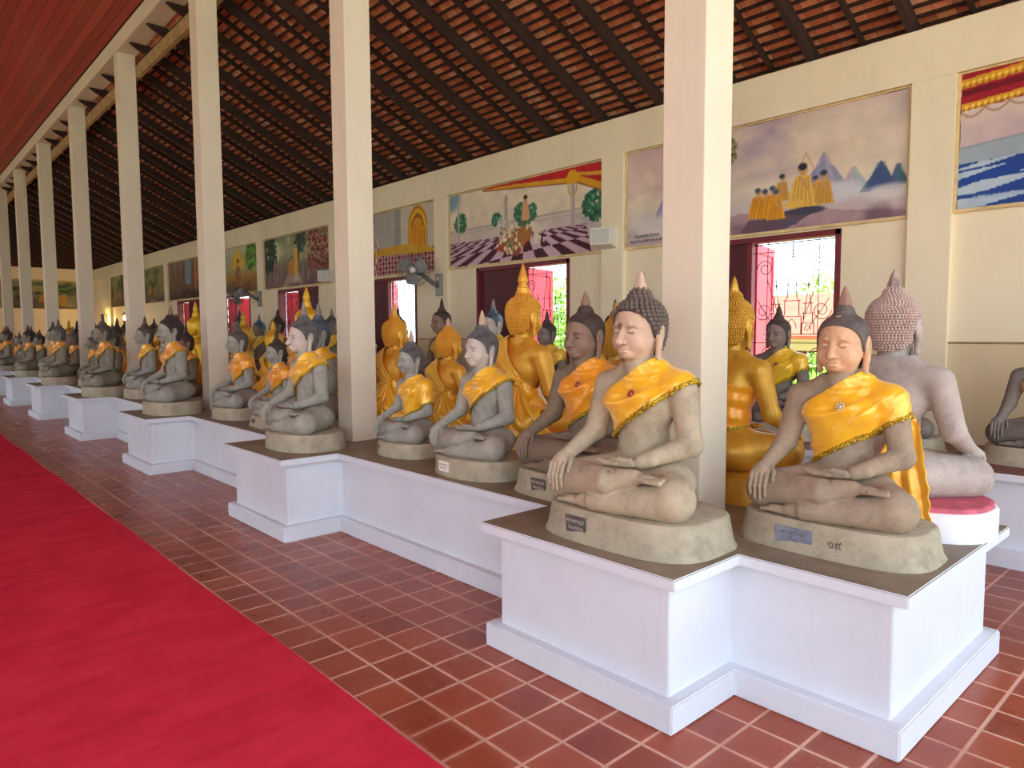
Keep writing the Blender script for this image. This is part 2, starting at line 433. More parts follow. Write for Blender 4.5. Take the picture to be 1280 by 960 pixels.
def head(F, v):
    jw, jl, nl = v.get('jaw', 1.), v.get('chin', 0.), v.get('nose', 1.)
    F.ell(P(.02, 0, .95), (.113, .098, .13), .0)
    F.ell(P(.048, 0, .885), (.08, .077*jw, .072), .035)
    F.ell(P(.094, 0, .838-jl), (.03, .034, .024), .022)
    for s in (-1, 1):
        F.ell(P(.085, s*.048*jw, .885), (.036, .032, .034), .02)               # cheeks
        F.path([P(.122, s*.012, .954), P(.124, s*.035, .964), P(.105, s*.066, .952)], [.008, .0085, .006], .010)   # brow ridge
        F.ell(P(.126, s*.037, .940), (.022, .024, .013), .008, cut=True)        # eye hollow
        F.ell(P(.103, s*.037, .937), (.020, .023, .013), .004)                 # lid
        F.ell(P(.118, s*.037, .924), (.01, .02, .004), .004, cut=True)
        F.ell(P(-.004, s*.107, .93), (.030, .013, .05), .008)                  # ear shell and long lobe
        F.cap(P(-.002, s*.107, .92), P(.006, s*.104, .815), .017, .0135, .008)
        F.ell(P(.004, s*.120, .925), (.013, .009, .03), .004, cut=True)
        F.ell(P(.004, s*.116, .84), (.006, .008, .022), .004, cut=True)
    F.path([P(.125, 0, .958), P(.136, 0, .925), P(.135+.018*nl, 0, .888)], [.009, .0105, .017], .012)
    for s in (-1, 1): F.ell(P(.134, s*.016, .884), (.013, .010, .009), .006)
    F.ell(P(.127, 0, .859), (.014, .033, .008), .005); F.ell(P(.125, 0, .844), (.014, .026, .009), .005)
    F.cap(P(.136, -.028, .8515), P(.136, .028, .8515), .0022, .0022, .002, cut=True)
    F.cap(P(-.008, 0, .70), P(.012, 0, .86), .064, .064, .025)
    for z in (.775, .79): F.cap(P(-.003, 0, z), P(.0, 0, z+.0005), .0665, .0665, .004, fz=.08)
def hand_right(F):
    F.cap(P(.15, .278, .379), P(.205, .282, .347), .032, .034, .0)
    F.ell(P(.215, .285, .337), (.036, .05, .026), .015, ry=.5)
    for i, s in enumerate((.246, .271, .296, .320)):
        L = (.222, .202, .207, .226)[i]
        F.path([P(.215, .285+(s-.285)*.9, .342), P(.243, s, .318), P(.262, s, .266), P(.256, s, L)], [.012, .0118, .0105, .0085], .006)
    F.path([P(.19, .25, .354), P(.222, .222, .335), P(.248, .214, .296)], [.015, .012, .0095], .008)
def hand_left(F):
    F.cap(P(.115, -.155, .381), P(.14, -.115, .37), .034, .032, .0)
    F.ell(P(.165, -.045, .357), (.042, .062, .02), .015)
    for i in range(4):
        f = .137+.022*i; e = (.07, .085, .088, .07)[i]
        F.path([P(f, -.03, .357), P(f+.004, .03, .358), P(f+.005, e, .365)], [.012, .0115, .0085], .005)
    F.path([P(.185, -.09, .372), P(.2, -.045, .378), P(.198, -.005, .375)], [.015, .012, .009], .008)

def foot_right(F):      # lies sole up on the left thigh
    F.cap(P(.222, -.07, .300), P(.212, -.135, .312), .046, .036, .0)
    F.ell(P(.206, -.175, .314), (.040, .07, .021), .014)
    for i in range(5):
        f = .172+.0175*i; L = (.262, .272, .277, .279, .288)[i]
        F.cap(P(f, -.215, .313), P(f, -L, .315), .0105, .0095 if i < 4 else .0125, .004)
def foot_left(F):       # toes peep out under the right knee
    F.cap(P(.243, .05, .186), P(.243, .13, .176), .040, .030, .0)
    F.ell(P(.240, .18, .170), (.030, .065, .021), .012)
    for i in range(4):
        f = .262-.014*i; F.cap(P(f, .215, .168), P(f, (.262, .268, .262, .252)[i], .164), .0105, .0085, .003)
_body = {}
def body_mesh(v):
    if v in _body: return _body[v]
    hi = v != 'far'
    par = {'a': dict(jaw=.97, nose=1.0, chin=.004), 'b': dict(jaw=1.1, nose=.85, chin=0.), 'far': {}}[v]
    hb, hh, hd = (.0065, .0032, .0034) if hi else (.012, .0075, .006)
    F = Field((-.34, -.43, .10), (.25, .43, .80), hb); torso(F); legs(F); left_arm(F); right_arm(F)
    F.cap(P(-.008, 0, .70), P(.012, 0, .86), .064, .064, .03)
    H = Field((-.20, -.14, .765), (.13, .14, 1.1), hh); head(H, par)
    A = Field((-.30, .18, .14), (-.13, .38, .43), hd); hand_right(A)
    B = Field((-.24, -.21, .32), (-.09, .12, .42), hd); hand_left(B)
    C = Field((-.29, -.31, .26), (-.12, -.03, .36), hd); foot_right(C)
    D = Field((-.30, .0, .14), (-.17, .29, .235), hd); foot_left(D)
    V, Q = join_np([x.nets() for x in (F, H, A, B, C, D)])
    _body[v] = me_np('statue_body_'+v, V, Q); return _body[v]

# hairline height by angle from straight ahead
_hl = np.array([(0, 1.022), (20, 1.020), (40, 1.008), (56, .985), (66, .955), (74, .915), (80, .90), (86, .93), (96, .965), (104, .94), (112, .85), (130, .825), (180, .82)])
def hairline(a): return np.interp(abs(math.degrees(math.atan2(math.sin(a), math.cos(a)))), _hl[:, 0], _hl[:, 1])
_prof = np.array([(0, 1.124), (.022, 1.121), (.039, 1.110), (.049, 1.095), (.053, 1.079), (.063, 1.069), (.084, 1.057), (.104, 1.038), (.116, 1.016), (.121, 1.005), (.1245, .975), (.1235, .945), (.119, .91), (.110, .875), (.098, .845), (.086, .82)])
_plen = np.concatenate([[0], np.cumsum(np.hypot(*np.diff(_prof, axis=0).T))])
def prof_at(L): return np.interp(L, _plen, _prof[:, 0]), np.interp(L, _plen, _prof[:, 1])
def hair_pt(L, a): r, z = prof_at(L); return np.array([-(.002+r*math.cos(a)), r*.9*math.sin(a), z])
_hair = {}
def hair_mesh(style):
    if style in _hair: return _hair[style]
    V = []; Fq = []; n = 60 if style != 'far' else 28; m = 26 if style != 'far' else 14
    for k in range(n):
        a = 2*PI*k/n; zl = hairline(a); Lm = np.interp(-zl, -_prof[:, 1], _plen)
        for i in range(m):
            V.append(hair_pt(.004+(Lm-.004)*i/(m-1), a))
        p = V[-1].copy(); c = np.array([0, 0, p[2]]); V.append(c+(p-c)*.86)
    w = m+1
    for k in range(n):
        l = (k+1) % n
        for i in range(m): Fq.append((k*w+i, k*w+i+1, l*w+i+1, l*w+i))
    parts = [(np.array(V), np.array(Fq))]
    if style in ('bold', 'fine'):
        d = .0215 if style == 'bold' else .0145; rr = d*.56
        bm = bmesh.new(); bmesh.ops.create_icosphere(bm, subdivisions=1 if style == 'fine' else 2, radius=1)
        SV = np.array([v.co[:] for v in bm.verts]); bm.verts.index_update(); SF = np.array([[v.index for v in f.verts] for f in bm.faces]); bm.free()
        SF = np.concatenate([SF, SF[:, 2:3]], 1)
        L = d*.5; row = 0
        while L < _plen[-1]:
            r, z = prof_at(L); cnt = max(1, int(2*PI*r*.95/d))
            for q in range(cnt):
                a = 2*PI*(q+.5*(row % 2))/cnt
                if z < hairline(a)+d*.3: continue
                p = hair_pt(L, a); nn = hair_pt(L, a)-np.array([0, 0, .96]); nn /= np.linalg.norm(nn)
                parts.append((SV*rr*np.array([1, 1, 1])+p+nn*rr*.15, SF))
            L += d*.88; row += 1
    V, Fq = join_np(parts)
    me = me_py('hair_'+style, V, [tuple(dict.fromkeys(f)) for f in Fq.tolist()], True); _hair[style] = me; return me
_fin = {}
def finial_mesh(kind):
    if kind in _fin: return _fin[kind]
    b = MB()
    if kind == 'flame':     # small ribbed flame
        n = 20; prof = [(.022, 1.105), (.0285, 1.118), (.0275, 1.134), (.022, 1.155), (.015, 1.178), (.007, 1.197), (.001, 1.206)]
        V = []; F = []
        for i, (r, z) in enumerate(prof):
            for k in range(n):
                a = 2*PI*k/n; q = r*(1+.16*math.cos(5*a)*(1-i/6)); V.append((q*math.cos(a), q*math.sin(a), z))
        for i in range(len(prof)-1):
            for k in range(n): l = (k+1) % n; F.append((i*n+k, i*n+l, (i+1)*n+l, (i+1)*n+k))
        b.add(V, F)
    elif kind == 'spire':   # slim cone
        b.lathe([(.024, 1.10), (.029, 1.115), (.0275, 1.14), (.022, 1.17), (.014, 1.205), (.006, 1.228), (.001, 1.235)], 16)
    else:                   # tall ringed spire of the gilded ones
        b.lathe([(.045, 1.085), (.052, 1.10), (.040, 1.121), (.045, 1.130), (.043, 1.136), (.031, 1.141), (.036, 1.150), (.034, 1.155), (.024, 1.160), (.033, 1.170), (.036, 1.185), (.028, 1.215), (.018, 1.25), (.009, 1.28), (.002, 1.30)], 20)
    me = b.me('finial_'+kind, True); _fin[kind] = me; return me

_ped = {}
def pedestal_mesh(kind):
    if kind in _ped: return _ped[kind]
    n = 72; e = {'slab': 3.2, 'drum': 2.3, 'rim': 2.6}[kind]
    sy, sx = {'slab': (.425, .285), 'drum': (.40, .30), 'rim': (.43, .29)}[kind]
    prof = {'slab': [(1.03, 0), (1.03, .006), (1.0, .02), (.955, .125), (.94, .137), (.92, .142)],
            'drum': [(1.0, 0), (1.0, .004), (.99, .05), (.985, .128), (.97, .14), (.95, .143)],
            'rim': [(1., 0), (1., .115), (.985, .125), (.97, .128)]}[kind]
    V = []; F = []
    r2 = random.Random(3)
    for j, (k_, z) in enumerate(prof):
        for i in range(n):
            a = 2*PI*i/n; ca, sa = math.cos(a), math.sin(a)
            x = sx*k_*math.copysign(abs(ca)**(2/e), ca); y = sy*k_*math.copysign(abs(sa)**(2/e), sa)
            w = 1+r2.uniform(-.004, .004); V.append((-.015+x*w, y*w, z))
    for j in range(len(prof)-1):
        for i in range(n): l = (i+1) % n; F.append((j*n+i, j*n+l, (j+1)*n+l, (j+1)*n+i))
    F.append(tuple((len(prof)-1)*n+i for i in range(n))); F.append(tuple(range(n-1, -1, -1)))
    me = me_py('pedestal_'+kind, V, F); _ped[kind] = me
    me.polygons.foreach_set('use_smooth', [True]*(len(F)-2)+[False]*2); me.set_sharp_from_angle(angle=math.radians(35)); return me
def rim_mesh():
    if 'r' in _ped: return _ped['r']
    b = MB(); n = 72; V = []; F = []
    for (k_, z) in ((.965, .1275), (.955, .145), (.93, .150), (.86, .150)):
        for i in range(n):
            a = 2*PI*i/n; ca, sa = math.cos(a), math.sin(a); e = 2.6
            V.append((-.015+.29*k_*math.copysign(abs(ca)**(2/e), ca), .43*k_*math.copysign(abs(sa)**(2/e), sa), z))
    for j in range(3):
        for i in range(n): l = (i+1) % n; F.append((j*n+i, j*n+l, (j+1)*n+l, (j+1)*n+i))
    F.append(tuple(3*n+i for i in range(n))); _ped['r'] = me_py('seat_rim', V, F); return _ped['r']

# ---- cloth: an offset skin of the torso, cut by planes and folded
_cloth = {}
def _cloth_field(kind, h):
    F = Field((-.30, -.43, .15), (.27, .43, .86), h)
    torso(F, k=.06); left_arm(F, .05, full=kind == 'rear')
    F.cap(P(-.008, 0, .70), P(.005, 0, .80), .062, .055, .03)
    if kind == 'rear':
        F.ell(P(-.07, 0, .25), (.20, .28, .13), .14)
    F.F -= .008 if kind != 'rear' else .016
    return F
CUTS = {  # ((y,z),(y,z)) upper line, lower line  (cloth lies between)
    'narrow': (((.18, .63), (-.055, .792)), ((.135, .435), (-.26, .705))),
    'wide':   (((.18, .64), (-.05, .792)), ((.15, .362), (-.27, .615))),
    'front':  (((.18, .64), (-.05, .792)), ((.15, .362), (-.27, .592))),
    'shawl':  (((.19, .66), (-.02, .75)), ((.12, .335), (-.30, .52))),
    'rear':   (((.13, .50), (-.085, .80)), None),
    'band':   (((.20, .60), (-.20, .64)), ((.20, .38), (-.20, .36))),
}
def cloth_mesh(kind, lo=False):
    key = (kind, lo)
    if key in _cloth: return _cloth[key]
    h = .012 if lo else .0068
    F = _cloth_field(kind, h); V, Q = F.nets()
    up, dn = CUTS[kind]
    def build(trim):
        bm = bmesh.new(); vs = [bm.verts.new(v) for v in V]
        for q in Q.tolist():
            try: bm.faces.new([vs[i] for i in q])
            except ValueError: pass
        def cut(line, off, keep_below):
            (y0, z0), (y1, z1) = line
            n = Vector((0, -(z1-z0), (y1-y0))).normalized()
            if n.z < 0: n = -n
            co = Vector((0, y0, z0))+n*off
            bmesh.ops.bisect_plane(bm, geom=list(bm.verts)+list(bm.edges)+list(bm.faces), plane_co=co, plane_no=n if keep_below else -n, clear_outer=True, dist=1e-5)
        w = .012
        if trim == 0:
            cut(up, 0, True)
            if dn: cut(dn, 0, False)
            else: cut(((-1, .16), (1, .16)), 0, False)
        elif trim == 1:
            cut(dn, w, True); cut(dn, -.006, False); cut(up, 0, True)
        if kind == 'front':   # carried over the shoulder only a little way
            bmesh.ops.bisect_plane(bm, geom=list(bm.verts)+list(bm.edges)+list(bm.faces), plane_co=(.085, 0, 0), plane_no=(1, 0, .25), clear_outer=True, dist=1e-5)
        bm.normal_update()
        fx, fy, fz = (-.03, -.30, .77) if kind != 'rear' else (.13, .11, .49)
        for v in bm.verts:
            x, y, z = v.co
            dy, dz = y-fy, z-fz; ang = math.atan2(dz, dy); rad = math.hypot(dy, dz)
            n = v.normal
            if kind == 'rear': d = .010*math.sin(ang*15+2*math.sin(rad*9))*min(1, rad*5)
            elif kind == 'band': d = .004*math.sin(z*70+3*math.sin(y*9))
            else:
                q = math.sin(ang*11+1.2*math.sin(rad*8+ang*2)+.6)
                d = .0085*(1-abs(q)**.6*1.7)*min(1, rad*2.4)+.0042*math.sin(ang*27+2.2*math.sin(rad*7))*min(1, rad*1.8)+.0034*math.sin(rad*19+ang*7)*math.sin(y*17+1)
            if kind not in ('rear', 'band'): d = max(d+.0025, -.0035)
            if trim == 1: d += .003+.0022*math.sin(y*300)+.0014*math.sin(x*260+y*90)
            v.co = v.co+n*d
            if trim == 1: v.co.z += .0028*math.sin(y*270+x*170)
        bmesh.ops.recalc_face_normals(bm, faces=bm.faces)
        return me_bm('cloth_%s_%d' % (kind, trim), bm, True)
    _cloth[key] = (build(0), build(1) if dn else None); return _cloth[key]
def tail_mesh(kind):
    if ('tail', kind) in _cloth: return _cloth['tail', kind]
    V = []; F = []; nu, nv = 61, 30
    full = kind == 'fan'
    for j in range(nv):
        v = j/(nv-1)
        for i in range(nu):
            u = i/(nu-1); c = u-.5
            if full:
                y = .105+c*(.05+.56*v**1.05)-.05*v; z = .505-.355*v+.02*v*abs(c)*2; x = .145+.035*math.sin(v*PI*.9)+.12*v**1.3
                x -= .20*(c*2)**2*v*v+.10*max(0, c)*v
                x += (.006+.026*v)*math.sin(u*2*PI*6.5+.6*math.sin(v*5))
            else:
                y = .125+c*(.035+.19*math.sin(min(1, v*1.25)*PI*.55))+.03*v; z = .535-.44*v-.03*v*math.cos(c*PI); x = .128+.142*(lambda t: t*t*(3-2*t))(min(1, v/.55))
                x += (.004+.011*v)*math.sin(u*2*PI*3.2+.9*math.sin(v*4)); y += .006*v*math.sin(v*40)*(abs(c)*2)**4
            V.append((x, y, z))
    for j in range(nv-1):
        for i in range(nu-1): F.append((j*nu+i, j*nu+i+1, (j+1)*nu+i+1, (j+1)*nu+i))
    me = me_py('tail_'+kind, V, F, True); _cloth['tail', kind] = me; return me
def knot_mesh():
    if 'knot' in _cloth: return _cloth['knot']
    F = Field((.06, .0, .42), (.26, .21, .60), .006)
    F.ell((.15, .105, .50), (.03, .03, .028), 0)
    for a in range(6):
        t = a*PI/3+.4; F.cap((.15, .105, .50), (.152, .105+.05*math.cos(t), .50+.04*math.sin(t)), .016, .011, .01)
    V, Q = F.nets(); _cloth['knot'] = me_np('knot', V, Q); return _cloth['knot']
def brooch_mesh():
    if 'br' in _cloth: return _cloth['br']
    b = MB(); b.lathe([(.009, 0), (.010, .004), (.006, .008), (.001, .009)], 12)
    for k in range(10):
        a = 2*PI*k/10; b.lathe([(.0045, -.001), (.005, .002), (.003, .005), (.0005, .006)], 6, (.0155*math.cos(a), .0155*math.sin(a), 0))
    me = b.me('brooch', True); me.transform(Matrix.Rotation(-PI/2, 4, 'Y')); _cloth['br'] = me; return me
# ------------------------------------------------------------------ palette
M = {}
M['satin'] = M_satin('yellow_satin', rgb(254, 202, 42), rgb(250, 178, 24))
M['satin_o'] = M_satin('orange_satin', rgb(250, 178, 32), rgb(242, 150, 18))
M['satin_l'] = M_satin('lemon_satin', rgb(246, 200, 44), rgb(232, 178, 28))
M['trim'] = M_trim('sequin_trim', rgb(236, 186, 40))
M['gold'] = M_gold('gilded_stone', rgb(240, 184, 66), rgb(222, 150, 40))
M['gold_d'] = M_gold('dull_gilding', rgb(222, 172, 60), rgb(184, 130, 36))
M['gold_y'] = M_gold('yellow_gilding', rgb(246, 200, 56), rgb(222, 168, 36))
M['white'] = M_paint('white_limewash', rgb(220, 224, 228), .12, 1.6)
M['cream'] = M_paint('cream_column_paint', rgb(226, 215, 190), .14, 1.1)
M['wall'] = M_paint('cream_wall_paint', rgb(240, 224, 190), .12, .8)
M['dado'] = M_paint('yellow_wall_paint', rgb(222, 202, 160), .15, .8)
M['slab'] = M_slab()
M['timber'] = M_plain('dark_timber', rgb(52, 30, 22), .8, var=.35, scale=9, bump=.3)
M['timber_l'] = M_plain('pale_timber', rgb(170, 140, 96), .75, var=.25, scale=7, bump=.25)
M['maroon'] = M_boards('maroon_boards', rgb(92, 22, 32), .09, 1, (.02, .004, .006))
M['redpaint'] = M_plain('red_shutter_paint', rgb(196, 44, 62), .5, var=.12, scale=3)
M['frame'] = M_plain('maroon_frame_paint', rgb(112, 26, 36), .5, var=.15)
M['iron'] = M_plain('black_iron', rgb(30, 28, 34), .5, .6, var=.2)
M['giltwood'] = M_plain('gilt_frame', rgb(222, 194, 140), .5, .1, var=.2)
M['grey'] = M_plain('grey_plastic', rgb(142, 140, 138), .4, var=.06)
M['greyd'] = M_plain('dark_grey_plastic', rgb(104, 102, 100), .45, var=.08)
M['offwhite'] = M_plain('off_white_plastic', rgb(226, 222, 210), .5, var=.04)
M['eye'] = M_plain('eye_white', rgb(236, 228, 206), .4, var=.02)
M['ink'] = M_plain('black_ink', rgb(26, 26, 28), .6, var=.02)
M['inkl'] = M_plain('pale_ink', rgb(206, 200, 186), .6, var=.04)
M['plate_d'] = M_plain('slate_plate', rgb(92, 88, 82), .45, var=.3, scale=30)
M['plate_b'] = M_plain('bluish_plate', rgb(132, 134, 150), .5, var=.25, scale=25)
M['plate_w'] = M_plain('white_plate', rgb(240, 236, 222), .5, var=.03)
M['jewel'] = M_plain('silver_jewel', rgb(228, 220, 205), .2, .7, var=.1, scale=90)
M['jewel_r'] = M_plain('copper_jewel', rgb(190, 110, 80), .25, .7, var=.3, scale=90)
M['redrim'] = M_plain('faded_red_paint', rgb(196, 92, 108), .7, var=.25, scale=14)
M['seat_w'] = M_paint('seat_limewash', rgb(232, 232, 234), .1, 2)
S_TAN = M_stone('tan_sandstone', rgb(181, 166, 138), rgb(204, 172, 146), stain=.35, spots=True)
S_TAN2 = M_stone('brown_sandstone', rgb(164, 146, 122), rgb(220, 174, 136), stain=.45)
S_DARK = M_stone('dark_sandstone', rgb(134, 118, 98), rgb(150, 122, 104), stain=.5)
S_GREY = M_stone('grey_sandstone', rgb(164, 162, 148), rgb(206, 192, 178), stain=.35)
S_GREY2 = M_stone('pale_grey_sandstone', rgb(159, 158, 146), None, stain=.4)
S_PINK = M_stone('pinkish_sandstone', rgb(176, 164, 154), None, stain=.25)
S_WALL = M_stone('umber_sandstone', rgb(126, 116, 106), rgb(138, 118, 108), stain=.4)
S_FAR = M_stone('olive_grey_sandstone', rgb(143, 138, 120), None, stain=.5)
S_SEAT = M_stone('seat_sandstone', rgb(176, 166, 140), None, stain=.35)
H_BOLD = M_hair('charcoal_curls', rgb(70, 66, 64), tip=rgb(150, 128, 108))
H_BROWN = M_hair('dark_brown_hair', rgb(74, 60, 54))
H_GREY = M_hair('grey_hair', rgb(106, 102, 102))
H_SMOKE = M_hair('smoky_hair', rgb(94, 84, 78))
H_BLUE = M_hair('blue_grey_hair', rgb(78, 96, 108), rough=.45)
H_PINK = M_hair('pinkish_curls', rgb(160, 136, 126), tip=rgb(206, 180, 168))
F_PINK = M_plain('pinkish_finial', rgb(196, 166, 142), .8, var=.15, scale=30)
F_BROWN = M_plain('brown_finial', rgb(150, 118, 100), .8, var=.15, scale=30)
F_GREY = M_plain('grey_finial', rgb(140, 132, 124), .8, var=.15, scale=30)

def text_mesh(lines, size, gap):
    """lettering as mesh, centred, in the local yz plane facing -x"""
    vs, fs = [], []
    for i, t in enumerate(lines):
        cu = bpy.data.curves.new('txt', 'FONT'); cu.body = t; cu.size = size if isinstance(size, (int, float)) else size[i]; cu.align_x = 'CENTER'; cu.resolution_u = 2
        o = bpy.data.objects.new('txt', cu); COL.objects.link(o)
        dg = bpy.context.evaluated_depsgraph_get(); dg.update(); me = bpy.data.meshes.new_from_object(o.evaluated_get(dg))
        b = len(vs)
        for v in me.vertices: vs.append((0, -v.co.x, v.co.y-i*gap))
        for p in me.polygons: fs.append([b+k for k in p.vertices])
        bpy.data.objects.remove(o); bpy.data.curves.remove(cu); bpy.data.meshes.remove(me)
    return me_py('lettering', vs, fs)

def plate(root, y, z, w, h, m, tm=None, lines=None, size=.02, gap=.022, name='nameplate', tilt=.12, x=None):
    b = MB(); b.box((-.004, -w/2, -h/2), (.004, w/2, h/2), 0, .0015)
    px = -(.015+.285*.975) if x is None else x
    o = put(name, b.me('nameplate'), m, root, (px-.002, y, z), (0, -tilt, 0))
    if lines:
        put('lettering', text_mesh(lines, size, gap), tm, o, (-.0048, 0, (len(lines)-1)*gap/2-.006))
    return o

def statue(label, x, y, z, H, rear=False, yaw=0., group=None, body='a', st=S_FAR, hair='fine', hm=H_SMOKE, fin='spire', fm=None,
           ped='slab', pm=None, cloth='narrow', cm='satin', far=False, brooch=None, plaq=None, eyes=False, wide=1., tail=None, cat='statue', deep=1.):
    """one seated figure with its own stone seat; only parts that show are built"""
    s = H/{'ring': 1.30, 'flame': 1.206, 'spire': 1.235}[fin]
    root = thing('seated_statue', label, cat, (x, y, z), (0, 0, (PI if rear else 0)+yaw), group)
    root.scale = (s*deep, s*wide, s)
    if far: body = 'far'; hair = 'far' if hair in ('fine',) else hair
    put('pedestal', pedestal_mesh(ped), pm or S_SEAT, root)
    if ped == 'rim': put('seat_rim', rim_mesh(), M['redrim'], root)
    bo = put('body', body_mesh(body), st, root)
    put('hair', hair_mesh(hair), hm, root)
    put('finial', finial_mesh(fin), fm or hm, root)
    if cloth:
        ma, mb = cloth_mesh(cloth, far)
        c = put('sash' if cloth != 'rear' else 'robe', ma, M[cm], root); sd = c.modifiers.new('thickness', 'SOLIDIFY'); sd.thickness = .006; sd.offset = -1
        if mb: t = put('sash_trim', mb, M['trim'], c); sd = t.modifiers.new('thickness', 'SOLIDIFY'); sd.thickness = .006; sd.offset = 0
        if brooch:
            V = np.array([v.co[:] for v in ma.vertices]); d = (V[:, 1]+.035)**2+(V[:, 2]-.655)**2+(V[:, 0] > 0)*9
            i = int(d.argmin()); put('brooch', brooch_mesh(), M[brooch], root, (V[i, 0]-.005, V[i, 1], V[i, 2]), (0, .25, 0))
    if tail:
        t = put('sash_tail', tail_mesh(tail), M[cm], root); sd = t.modifiers.new('thickness', 'SOLIDIFY'); sd.thickness = .004; sd.offset = 0
        put('sash_knot', knot_mesh(), M[cm], root)
    if eyes:
        for sgn in (-1, 1):
            b = MB(); b.lathe([(.0005, -.003), (.008, -.002), (.0105, 0), (.008, .002), (.0005, .003)], 12, sx=.45, sy=1.25)
            put('eye', b.me('eye', True), M['eye'], root, (-.1222, sgn*.037, .9345))
    if plaq: plaq(root)
    return root

# ------------------------------------------------------------------ surveyed dimensions (metres)
XL, XR, XB = 2.2475, 2.7206, 4.083      # platform: projection face, recess face, back
Y0, SP, WP, YE, ZL = 1.5501, 3.5191, 1.1703, .8776, .6415
XC, YC, CW = 3.1106, 1.999, .25         # columns
XW, XWR = 6.82, 6.885                   # pilaster face, recessed wall face
NB = 8; YN, YF = -4.2, 33.0             # bays; near and far end of the building

# floor, carpet ------------------------------------------------------
b = MB(); b.box((-8, YN, -.2), (7.3, YF, 0)); struct(put('floor', b.me('floor'), M_tilefloor()))
def carpet():
    nx, ny = 24, 260; V = []; F = []
    for j in range(ny+1):
        for i in range(nx+1):
            x = -1.35+2.84*i/nx; y = -3+33*j/ny
            z = .006+.0022*math.sin(y*3.1+.6*math.sin(x*2))*math.sin(x*1.7+1)+.0012*math.sin(y*11+x*3)
            if i in (0, nx): x += .006*math.sin(y*2.3); z = .004
            V.append((x, y, max(.003, z)))
    n = len(V); V += [(v[0], v[1], .0005) for v in V]
    w = nx+1
    for j in range(ny):
        for i in range(nx): F.append((j*w+i, j*w+i+1, (j+1)*w+i+1, (j+1)*w+i))
        F.append((j*w, (j+1)*w, n+(j+1)*w, n+j*w)); F.append((j*w+nx, n+j*w+nx, n+(j+1)*w+nx, (j+1)*w+nx))
    me = me_py('carpet', V, F, True); me.set_sharp_from_angle(angle=math.radians(40)); return me
tag(put('carpet_runner', carpet(), M_carpet()), 'long red carpet runner lying on the terracotta tile floor', 'carpet')

# platform -----------------------------------------------------------
def outline(d, ye, yend, back):
    """crenellated front; d = inset from the slab edge"""
    p = [(back-d, ye+d), (XR+d, ye+d)]
    for k in range(NB):
        a, c = Y0+SP*k, Y0+SP*k+WP
        if c > yend: break
        p += [(XR+d, a+d), (XL+d, a+d), (XL+d, c-d), (XR+d, c-d)]
    p += [(XR+d, yend-d), (back-d, yend-d)]
    return p
def slab_mesh(d, z0, z1, name, bev=0., top_mi=None):
    poly = outline(d, YE, 29.0, XB)
    bm = bmesh.new(); vs = [bm.verts.new((x, y, z0)) for x, y in poly]; f = bm.faces.new(vs)
    r = bmesh.ops.extrude_face_region(bm, geom=[f]); bmesh.ops.translate(bm, verts=[v for v in r['geom'] if isinstance(v, bmesh.types.BMVert)], vec=(0, 0, z1-z0))
    bmesh.ops.recalc_face_normals(bm, faces=bm.faces)
    if bev: bmesh.ops.bevel(bm, geom=[e for e in bm.edges if abs(e.calc_face_angle(0)) > .3], offset=bev, segments=2, affect='EDGES', clamp_overlap=True)
    bm.normal_update()
    if top_mi is not None:
        for f in bm.faces:
            if f.normal.z > .9: f.material_index = top_mi
    return me_bm(name, bm)
pl = thing('statue_platform', 'long white stepped platform with dark cement top carrying two rows of statues', 'platform', (3.2, 2, 0))
def kid(o, par):
    o.parent = par; o.matrix_parent_inverse = Matrix.Translation(par.location).inverted(); return o
kid(put('platform_wall', slab_mesh(.075, 0.0, ZL-.045, 'platform_wall', .004), M['white']), pl)
kid(put('base_course', slab_mesh(.0165, 0, .118, 'base_course', .006), M['white']), pl)
kid(put('top_slab', slab_mesh(0, ZL-.05, ZL, 'top_slab', .005, 1), [M['white'], M['slab']]), pl)

# columns and the beam ----------------------------------------------
ORD = ['first', 'second', 'third', 'fourth', 'fifth', 'sixth', 'seventh', 'eighth', 'ninth']
for k in range(NB):
    y = YC+SP*k
    if y > YF-1: break
    b = MB(); b.box((XC, y, ZL-.002), (XC+CW, y+CW, 6.0), 0, .007)
    o = put('column', b.me('column'), M['cream'])
    tag(o, 'square cream column on the platform, %s counted from the right' % ORD[k], 'column', 'columns along the platform')
b = MB(); b.box((XC-.02, YN, 6.0), (XC+CW+.02, YF, 6.255), 0, .006)
struct(put('trim_1', b.me('beam'), M['cream']))
b = MB(); b.box((XC+CW+.002, YN, 5.655), (XC+CW+.062, YF, 5.845)); struct(put('trim_2', b.me('wall_plate'), M['timber_l']))
b = MB(); b.box((-8, YN, 6.256), (XC-.02, YF, 6.30)); struct(put('ceiling', b.me('ceiling'), M_boards('red_ceiling_boards', rgb(190, 66, 58), .14, 0, (.05, .006, .005))))
b = MB(); b.box((XC-.032, YN, 6.235), (XC-.021, YF, 6.26)); struct(put('trim_3', b.me('dark_bead'), M['timber']))  # thin dark strip along the edge where beam meets ceiling

